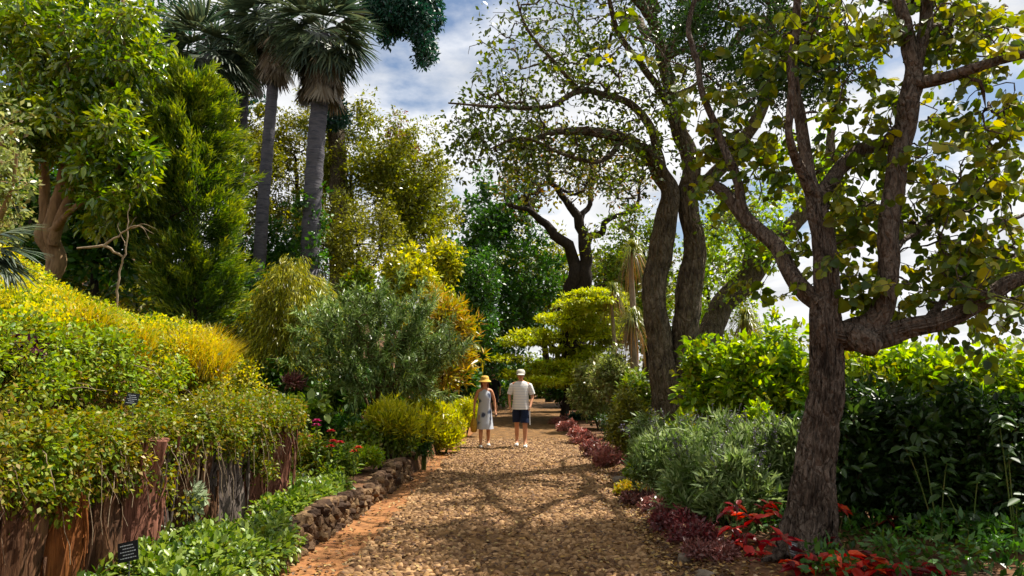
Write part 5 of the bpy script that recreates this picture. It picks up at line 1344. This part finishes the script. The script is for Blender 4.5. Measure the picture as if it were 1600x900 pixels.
# ------------------------------------------------------------------ fallen leaves
n = 8200
ly = 6 + 14 * rng.random(n) ** 1.5; side = rng.random(n)
lx = np.where(side < .6, xr(ly) + np.abs(rng.normal(0, .6, n)) - .15, np.where(side < .93, rng.uniform(0, 1, n) * (xr(ly) - xl(ly)) + xl(ly), xw(ly) + rng.random(n) * (xl(ly) - xw(ly))))
lz = np.where(lx > xr(ly), height(lx, ly) + .015, np.where(lx < xl(ly), .012, .028))
f = Geo(); place_leaves(f, np.stack([lx, ly, lz], -1), rdir(n) * [1, 1, .25], UP + rdir(n) * .35, .055 * rng.uniform(.5, 1.3, n), .032, rng.random(n), 'leaf')
stuff('fallen_leaves', 'dry fallen leaves scattered along the path edges', f, ML['litter'], 'leaves')
M_rock = noisemat('border_rock', ['#4a4038', '#6e6254', '#8a7c6a'], 6, bump=.8, bscale=20)
rocks = [rock_mesh(k + 20, M_rock, 'rock') for k in range(4)]
for k, (px, py, s, lab) in enumerate([(1042, 800, .07, 'grey stone between the purple cushion plants'), (1075, 868, .08, 'grey stone beside the crimson cushion plant'), (1100, 895, .07, 'pale stone before the nearest maroon cushion plant'), (968, 750, .09, 'brown stone at the foot of the pale pinkish cushion'), (1020, 790, .06, 'small stone under the orange-tipped cushion plant')]):
    Y = FPX * 1.8 / (py - 578); p = at(px, py, Y); p[2] = .04
    o = part('border_rock', rocks[k % 4], None); o.location = p; o.scale = (s * 1.3, s, s * .7); o.rotation_euler = (0, 0, k * 1.1)
    tagit(o, lab, 'stone', 'stones along the path border')

# ------------------------------------------------------------------ plant labels
M_plate = plainmat('label_black', '#15181c', .5); M_ink = plainmat('label_ink', '#b8bcc0', .6); M_metal = plainmat('label_metal', '#55585c', .4, .5)
def plant_sign(label, px, py, Y, w, h, tilt, roll, plate=M_plate, ink=M_ink, lines=5):
    c = at(px, py, Y); zb = gz(c[0], Y)
    root = thing('plant_sign', label, 'sign', (c[0], Y, zb), 'plant name signs')
    g = Geo(); tube(g, np.array([(c[0], Y + .03, zb - .05), (c[0], Y + .02, c[2])]), [.006, .006], 6, ucap=True); part('stake', g, M_metal, root)
    Mx = Matrix.Translation(Vector(c)) @ Matrix.Rotation(roll, 4, 'Y') @ Matrix.Rotation(tilt, 4, 'X')
    def box(w_, h_, t_, cx=0, cz=0, cy=0):
        V = np.array([Mx @ Vector((cx + sx_ * w_ / 2, cy + sy_ * t_ / 2, cz + sz_ * h_ / 2)) for sx_ in (-1, 1) for sy_ in (-1, 1) for sz_ in (-1, 1)])
        return V, np.array([[0, 1, 3, 2], [4, 6, 7, 5], [0, 4, 5, 1], [2, 3, 7, 6], [0, 2, 6, 4], [1, 5, 7, 3]])
    p = part('plate', Geo().add(*box(w, h, .006)), plate, root, smooth=False)
    t = Geo(); r_ = random.Random(int(px))
    for k in range(lines):                               # lines of small print, too fine to read
        zz = h * (.32 - .64 * k / (lines - 1)); x = -w * .38 if k % 2 == 0 else -w * .25; end = -x if k else w * .2
        while x < end:
            ww = r_.uniform(.05, .13) * w
            t.add(*box(ww, h * .045, .0015, x + ww / 2, zz, -.0042)); x += ww + .03 * w
    part('print', t, ink, p, smooth=False)
plant_sign('small black plant sign with white print tilted among the leafy ground cover', 200, 862, 5.45, .145, .135, -.25, -.22)
plant_sign('small dark plant sign half sunk in the creeper on the bank', 206, 624, 6.1, .10, .10, -.35, .1)
plant_sign('tilted silver-grey plant sign at the foot of the near trunk', 1238, 858, 6.75, .075, .12, -.3, .35, plainmat('label_grey', '#4c4c48', .35, .5), M_ink)
# ------------------------------------------------------------------ people
M_skin = noisemat('skin', ['#b07a58', '#c48a66', '#b98060'], 9, bump=0, rough=.55, spec=.3)
M_hair = noisemat('hair_auburn', ['#4a2414', '#6b3420', '#5a2c18'], 30, stretch=(3, 3, .6), bump=.5)
M_hairg = noisemat('hair_grey', ['#5a544c', '#756e64'], 30, bump=.4)
M_eye = plainmat('eye', '#1c1410', .3); M_lip = plainmat('lip', '#8c4a40', .5)
M_straw = noisemat('straw', ['#b8923c', '#d0aa52', '#c29c46'], 40, stretch=(1, 1, 3), bump=.5, bdist=.004)
M_cap = noisemat('cap_cloth', ['#a8a496', '#c2beb2', '#b4b0a2'], 20, bump=.3, bdist=.003)
M_navy = noisemat('navy_cloth', ['#141c30', '#1c2740', '#18213a'], 12, bump=.3, bdist=.004)
M_white = noisemat('white_shoe', ['#c8c6c2', '#dcdad6'], 12, bump=.2, bdist=.003)
M_dark = noisemat('dark_cloth', ['#15161a', '#22242a', '#1b1c22'], 10, bump=.3, bdist=.004)
M_bag = noisemat('straw_bag', ['#a8842c', '#c29c3c', '#8f6f24'], 40, bump=.6, bdist=.006)
def printmat(name, base, spot, mode):
    m, t, out = newmat(name); tcn = nd(t, 'ShaderNodeTexCoord'); p = nd(t, 'ShaderNodeBsdfPrincipled'); p.inputs['Roughness'].default_value = .8
    if mode == 'stripe':
        w = nd(t, 'ShaderNodeTexWave', wave_type='BANDS', bands_direction='Z'); w.inputs['Scale'].default_value = 5.2; w.inputs['Distortion'].default_value = .4
        r_ = ramp(t, [(0.0, spot), (.20, spot), (.30, base), (1, base)]); t.links.new(tcn.outputs['Object'], w.inputs[0]); t.links.new(w.outputs['Fac'], r_.inputs[0])
    else:
        w = nd(t, 'ShaderNodeTexVoronoi'); w.inputs['Scale'].default_value = 5.0; n = nd(t, 'ShaderNodeTexNoise'); n.inputs['Scale'].default_value = 14
        ad = nd(t, 'ShaderNodeMath', operation='MULTIPLY_ADD'); ad.inputs[1].default_value = .35
        t.links.new(tcn.outputs['Object'], w.inputs[0]); t.links.new(tcn.outputs['Object'], n.inputs['Vector'])
        t.links.new(n.outputs['Fac'], ad.inputs[0]); t.links.new(w.outputs['Distance'], ad.inputs[2])
        r_ = ramp(t, [(.34, spot), (.44, '#7f8ba0'), (.54, base), (1, base)]); t.links.new(ad.outputs[0], r_.inputs[0])
    t.links.new(r_.outputs[0], p.inputs['Base Color']); t.links.new(p.outputs[0], out.inputs[0]); return m
M_tee = printmat('striped_tee', '#e2dfda', '#d0d0d2', 'stripe'); M_dress = printmat('printed_dress', '#b8bdc6', '#39415a', 'spots')

def skin_body(name, pts, edges, root_i, mat, parent, M, sub=2):
    """one continuous body: joints with radii, grown with Skin + Subdivision and baked to a mesh"""
    me = bpy.data.meshes.new(name); me.from_pydata([p[0] for p in pts], edges, [])
    o = bpy.data.objects.new(name, me); COL.objects.link(o)
    md = o.modifiers.new('skin', 'SKIN'); md.use_smooth_shade = True
    for i, p in enumerate(pts):
        sv = me.skin_vertices[0].data[i]; r_ = p[1]
        sv.radius = r_ if isinstance(r_, tuple) else (r_, r_); sv.use_root = (i == root_i)
    s = o.modifiers.new('sub', 'SUBSURF'); s.levels = s.render_levels = sub
    dg = bpy.context.evaluated_depsgraph_get(); m2 = bpy.data.meshes.new_from_object(o.evaluated_get(dg))
    bpy.data.objects.remove(o); m2.name = name
    m2.materials.clear(); m2.materials.append(mat)
    for p in m2.polygons: p.use_smooth = True
    m2.transform(M)
    ob = bpy.data.objects.new(name, m2); COL.objects.link(ob); ob.parent = parent
    return ob
def lpart(name, geo, mat, parent, M, smooth=True):
    me = geo.mesh(name, mat, smooth=smooth); me.transform(M)
    o = bpy.data.objects.new(name, me); COL.objects.link(o); o.parent = parent
    return o
def rings(geo, R_, sides=20, wav=0, capt=False, capb=False):
    """loft of ellipses: (x, y, z, rx, ry, tilt)"""
    th = np.linspace(0, 2 * math.pi, sides, endpoint=False); V = []
    for k, (x, y, z, rx, ry) in enumerate(R_):
        w = 1 + wav * np.sin(th * 6 + 1) * max(0, 1 - k / max(1, len(R_) * .55))
        V.append(np.stack([x + rx * np.cos(th) * w, y + ry * np.sin(th) * w, np.full(sides, z)], -1))
    n = len(R_); i, j = np.meshgrid(np.arange(n - 1), np.arange(sides), indexing='ij'); j2 = (j + 1) % sides
    geo.add(np.array(V).reshape(-1, 3), np.stack([i * sides + j, i * sides + j2, (i + 1) * sides + j2, (i + 1) * sides + j], -1).reshape(-1, 4))
    if capt: geo.add(V[-1], [list(range(sides))])
    if capb: geo.add(V[0], [list(range(sides))[::-1]])
    return geo
def person(label, loc, H, pose, wear, facing=0.0):
    root = thing('person', label, 'person', loc)
    sc_ = H / 1.75; M = Matrix.Rotation(facing, 4, 'Z') @ Matrix.Scale(sc_, 4)
    f_ = pose['step']; hd = pose['nod']; fem = wear['fem']; sw = .165 if fem else .195
    pts, ed = [], []
    def a(p, r_, par=None):
        pts.append((tuple(p), r_)); i_ = len(pts) - 1
        if par is not None: ed.append((par, i_))
        return i_
    pel = a((0, 0, .94), (.135, .10)); ab = a((0, -.01, 1.10), (.12, .09), pel); ch = a((0, 0, 1.29), (.14, .10), ab); up_ = a((0, .01, 1.42), (.10, .07), ch)
    nk = a((0, .0, 1.50), .052, up_); hy = -.05 * hd
    jw = a((0, -.015 + hy * .6, 1.565), (.058, .066), nk); mid = a((0, -.02 + hy, 1.645 - .015 * hd), (.072, .086), jw); cr_ = a((0, -.005 + hy, 1.715 - .02 * hd), (.058, .07), mid)
    ns = a((0, -.118 + hy, 1.632 - .025 * hd), .013, mid)
    for s in (-1, 1): a((s * .08, -.005 + hy, 1.635 - .015 * hd), .014, mid)
    for s, dy in ((-1, f_), (1, -f_)):
        hp = a((s * .095, 0, .90), .092, pel); kn = a((s * .10, -dy * .50 - .02, .50), .058, hp); cf = a((s * .10, -dy * .62 + .02, .33), .056, kn)
        an = a((s * .10, -dy * .85 + .04, .095), .036, cf); he = a((s * .10, -dy * .85 + .05, .045), .034, an); toe = a((s * .115, -dy * .85 - .11, .030), .030, an)
    for s in (-1, 1):
        arm = pose['arm'][0 if s < 0 else 1]
        sh_ = a((s * sw, .01, 1.41), .058, up_); el_ = a((s * arm[0][0], arm[0][1], arm[0][2]), .041, sh_); wr = a((s * arm[1][0], arm[1][1], arm[1][2]), .027, el_)
        W_ = np.array([s * arm[1][0], arm[1][1], arm[1][2]]); E_ = np.array([s * arm[0][0], arm[0][1], arm[0][2]]); d_ = (W_ - E_) / np.linalg.norm(W_ - E_)
        pm = W_ + d_ * .055; ip = a(pm, (.030, .018), wr); fy = np.array([0, -1.0, 0])
        for q, (o_, l_) in enumerate(((-.027, .066), (-.009, .078), (.009, .074), (.026, .058))):
            b0 = pm + d_ * .03 + fy * o_ ; k1 = a(b0, .0095, ip); k2 = a(b0 + d_ * l_ * .55 + np.array([-s * .008, 0, 0]), .0085, k1); a(b0 + d_ * l_ + np.array([-s * .028, 0, 0]), .007, k2)
        t0 = W_ + d_ * .025 + fy * .030; i1 = a(t0, .011, wr); a(t0 + d_ * .045 + fy * .022 + np.array([-s * .01, 0, 0]), .009, i1)
    body = skin_body('body', pts, ed, pel, M_skin, root, M, 2 if wear.get('hat') else 1)
    hz = -.015 * hd
    e = Geo()
    for s in (-1, 1):
        rings(e, [(s * .03, -.093 + hy, 1.652 + hz - .009 + k * .006, .011 * math.sin(.5 + k * .7), .009) for k in range(4)], 8, capt=True, capb=True)
    lpart('eyes', e, M_eye, root, M)
    lpart('mouth', rings(Geo(), [(0, -.088 + hy, 1.586 + hz, .012, .008), (0, -.089 + hy, 1.591 + hz, .024, .010), (0, -.088 + hy, 1.597 + hz, .014, .008)], 10, capt=True, capb=True), M_lip, root, M)
    hc = (0, .005 + hy, 1.66 + hz)
    h = Geo()
    if fem:
        rings(h, [(0, .03 + hy, 1.47, .085, .05), (0, .03 + hy, 1.53, .105, .07), (0, .025 + hy, 1.60, .108, .085), (0, .02 + hy, 1.68, .10, .095), (0, .01 + hy, 1.74, .07, .075)], 18, capt=True, capb=True)
    else:
        rings(h, [(0, .03 + hy, 1.58 + hz, .075, .065), (0, .022 + hy, 1.63 + hz, .088, .085), (0, .015 + hy, 1.69 + hz, .085, .088), (0, .01 + hy, 1.73 + hz, .06, .07)], 18, capt=True, capb=True)
    lpart('hair', h, wear['hair'], root, M)
    if wear.get('hat') == 'straw':
        z = 1.69; lpart('hat', rings(Geo(), [(0, -.01 + hy, z - .055, .165, .175), (0, -.01 + hy, z - .030, .150, .158), (0, 0 + hy, z - .005, .112, .122), (0, 0 + hy, z + .03, .108, .116), (0, 0 + hy, z + .075, .098, .104), (0, 0 + hy, z + .098, .07, .075), (0, 0 + hy, z + .104, .02, .02)], 24, capt=True), M_straw, root, M)
    elif wear.get('hat') == 'cap':
        z = 1.695 + hz; ht = lpart('hat', rings(Geo(), [(0, -.01 + hy, z - .03, .100, .118), (0, -.005 + hy, z, .102, .114), (0, 0 + hy, z + .04, .095, .104), (0, 0 + hy, z + .07, .07, .078), (0, 0 + hy, z + .08, .02, .02)], 24, capt=True), M_cap, root, M)
        pk = Geo(); th = np.linspace(-2.75, -.39, 12); V = [(math.cos(t) * .095, math.sin(t) * .11 + hy - .01, z - .018) for t in th] + [(math.cos(t) * .098, math.sin(t) * .18 + hy - .012, z - .05) for t in th] + [(math.cos(t) * .098, math.sin(t) * .18 + hy - .012, z - .056) for t in th]
        pk.add(V, [[k, k + 1, 13 + k, 12 + k] for k in range(11)] + [[12 + k, 13 + k, 25 + k, 24 + k] for k in range(11)] + [[24 + k, 25 + k, 1 + k, k] for k in range(11)]); lpart('peak', pk, M_cap, ht, Matrix.Identity(4) if False else M)
    def sleeve(g, s, arm, r0, r1, t_end):
        A0 = np.array([s * (sw - .05), .01, 1.41]); A1 = np.array([s * (sw + .005), .01, 1.385]); E_ = np.array([s * arm[0][0], arm[0][1], arm[0][2]])
        tube(g, np.array([A0, A1, A1 * (1 - t_end * .5) + E_ * t_end * .5, A1 * (1 - t_end) + E_ * t_end]), [r0 * .8, r0, (r0 + r1) / 2, r1], 14, cap=False)
    if wear['top'] == 'tee':
        g = rings(Geo(), [(0, -.01, .84, .205, .165), (0, -.01, .93, .195, .155), (0, -.015, 1.05, .180, .144), (0, -.01, 1.18, .176, .138), (0, 0, 1.30, .188, .132), (0, .005, 1.38, .205, .118), (0, .008, 1.43, .196, .095), (0, .006, 1.465, .135, .08), (0, .004, 1.485, .066, .062)], 26, wav=.02)
        for s, k in ((-1, 0), (1, 1)): sleeve(g, s, pose['arm'][k], .066, .068, .85)
        lpart('shirt', g, wear['topmat'], root, M)
        g = Geo()
        for s, dy in ((-1, f_), (1, -f_)):
            rings(g, [(s * .102, -dy * .46 - .02, .545, .098, .105), (s * .102, -dy * .36 - .015, .64, .102, .11), (s * .098, -dy * .18, .76, .106, .118), (s * .085, 0, .88, .098, .128), (s * .06, 0, .96, .12, .13)], 20)
        lpart('shorts', g, wear['botmat'], root, M)
    else:
        lpart('dress', rings(Geo(), [(0, -.015, .44, .225, .215), (0, -.015, .50, .215, .205), (0, -.012, .62, .20, .18), (0, -.005, .78, .186, .145), (0, 0, .93, .176, .135), (0, -.005, 1.06, .158, .125), (0, -.01, 1.18, .158, .132), (0, -.01, 1.28, .168, .134), (0, 0, 1.36, .155, .105), (0, .008, 1.42, .125, .085), (0, .008, 1.455, .09, .072)], 30, wav=.05), wear['topmat'], root, M)
    sg = {}
    for s, dy in ((-1, f_), (1, -f_)):
        g = Geo(); y0 = -dy * .85
        prof = [(.055, .046, .0), (.056, .05, .012), (.054, .048, .045), (.04, .036, .085)]
        S = []
        for yy_, w_, h_ in ((.10, .030, .075), (.06, .040, .09), (0, .042, .085), (-.06, .046, .066), (-.12, .046, .055), (-.165, .030, .040)):
            S.append([(s * .108 + dx * w_, y0 + yy_ + .01, max(.002, dz * h_)) for dx, dz in ((-1, 0), (1, 0), (1.02, .35), (.6, 1), (-.6, 1), (-1.02, .35))])
        V = np.array(S).reshape(-1, 3); F = [[r_ * 6 + c, r_ * 6 + (c + 1) % 6, (r_ + 1) * 6 + (c + 1) % 6, (r_ + 1) * 6 + c] for r_ in range(5) for c in range(6)]
        g.add(V, F); g.add(V[:6], [[5, 4, 3, 2, 1, 0]]); g.add(V[-6:], [[0, 1, 2, 3, 4, 5]])
        lpart('shoe', g, wear['shoe'], root, M)
    return root, M
wp = at(757, 697, 17.6); wp[2] = .02
arms = [((.25, .03, 1.16), (.27, -.03, .94)), ((.25, .02, 1.16), (.27, -.06, .93))]
woman, WM = person('woman in a straw hat and printed sleeveless dress walking towards the camera', wp, 1.60, dict(step=.20, nod=.3, arm=arms), dict(fem=True, hair=M_hair, hat='straw', top='dress', topmat=M_dress, shoe=M_white), R(4))
mp_ = at(814, 697, 17.6); mp_[2] = .02
arms = [((.27, .03, 1.15), (.25, -.08, .92)), ((.275, .05, 1.15), (.23, -.10, .95))]
man, MM = person('man in a beige cap, striped white shirt and navy shorts looking down', mp_, 1.78, dict(step=-.22, nod=1.0, arm=arms), dict(fem=False, hair=M_hairg, hat='cap', top='tee', topmat=M_tee, botmat=M_navy, shoe=M_white), R(-3))
tp = at(771, 640, 29); tp[2] = .02
arms = [((.27, .03, 1.15), (.26, -.05, .92)), ((.27, .03, 1.15), (.26, -.05, .92))]
person('person in dark clothes farther up the path, mostly hidden behind the woman', tp, 1.66, dict(step=.12, nod=.1, arm=arms), dict(fem=False, hair=M_dark, hat=None, top='tee', topmat=M_dark, botmat=M_dark, shoe=M_dark), 0)
# straw bag in the woman's hand, paper in the man's
hand = Vector(wp) + WM @ Vector((-.275, -.05, .82))
bag = thing('straw_bag', 'yellow woven straw bag hanging from the woman\'s hand', 'bag', hand - Vector((0, 0, .42)))
g = rings(Geo(), [(hand.x, hand.y, hand.z - .42, .05, .09), (hand.x, hand.y, hand.z - .39, .075, .15), (hand.x, hand.y, hand.z - .28, .085, .18), (hand.x, hand.y, hand.z - .17, .07, .165), (hand.x, hand.y, hand.z - .10, .045, .14)], 20, capb=True)
part('bag_body', g, M_bag, bag)
g = Geo()
for s in (-1, 1):
    t = np.linspace(0, math.pi, 12); tube(g, np.stack([hand.x + s * .02 * np.ones(12), hand.y + .085 * np.cos(t), hand.z - .11 + .12 * np.sin(t)], -1), np.full(12, .007), 6)
part('handle', g, M_bag, bag)
hand = Vector(mp_) + MM @ Vector((.20, -.15, .86))
g = Geo(); t = np.linspace(0, 1, 8)
P = np.stack([hand.x + .01 * t, hand.y + .02 * np.sin(t * 3), hand.z + .05 - .42 * t], -1)
tube(g, P, .016 * (1 - .3 * t), 8, ucap=True)
tagit(part('rolled_paper', g, M_white), 'thin white rolled paper in the man\'s hand', 'paper')
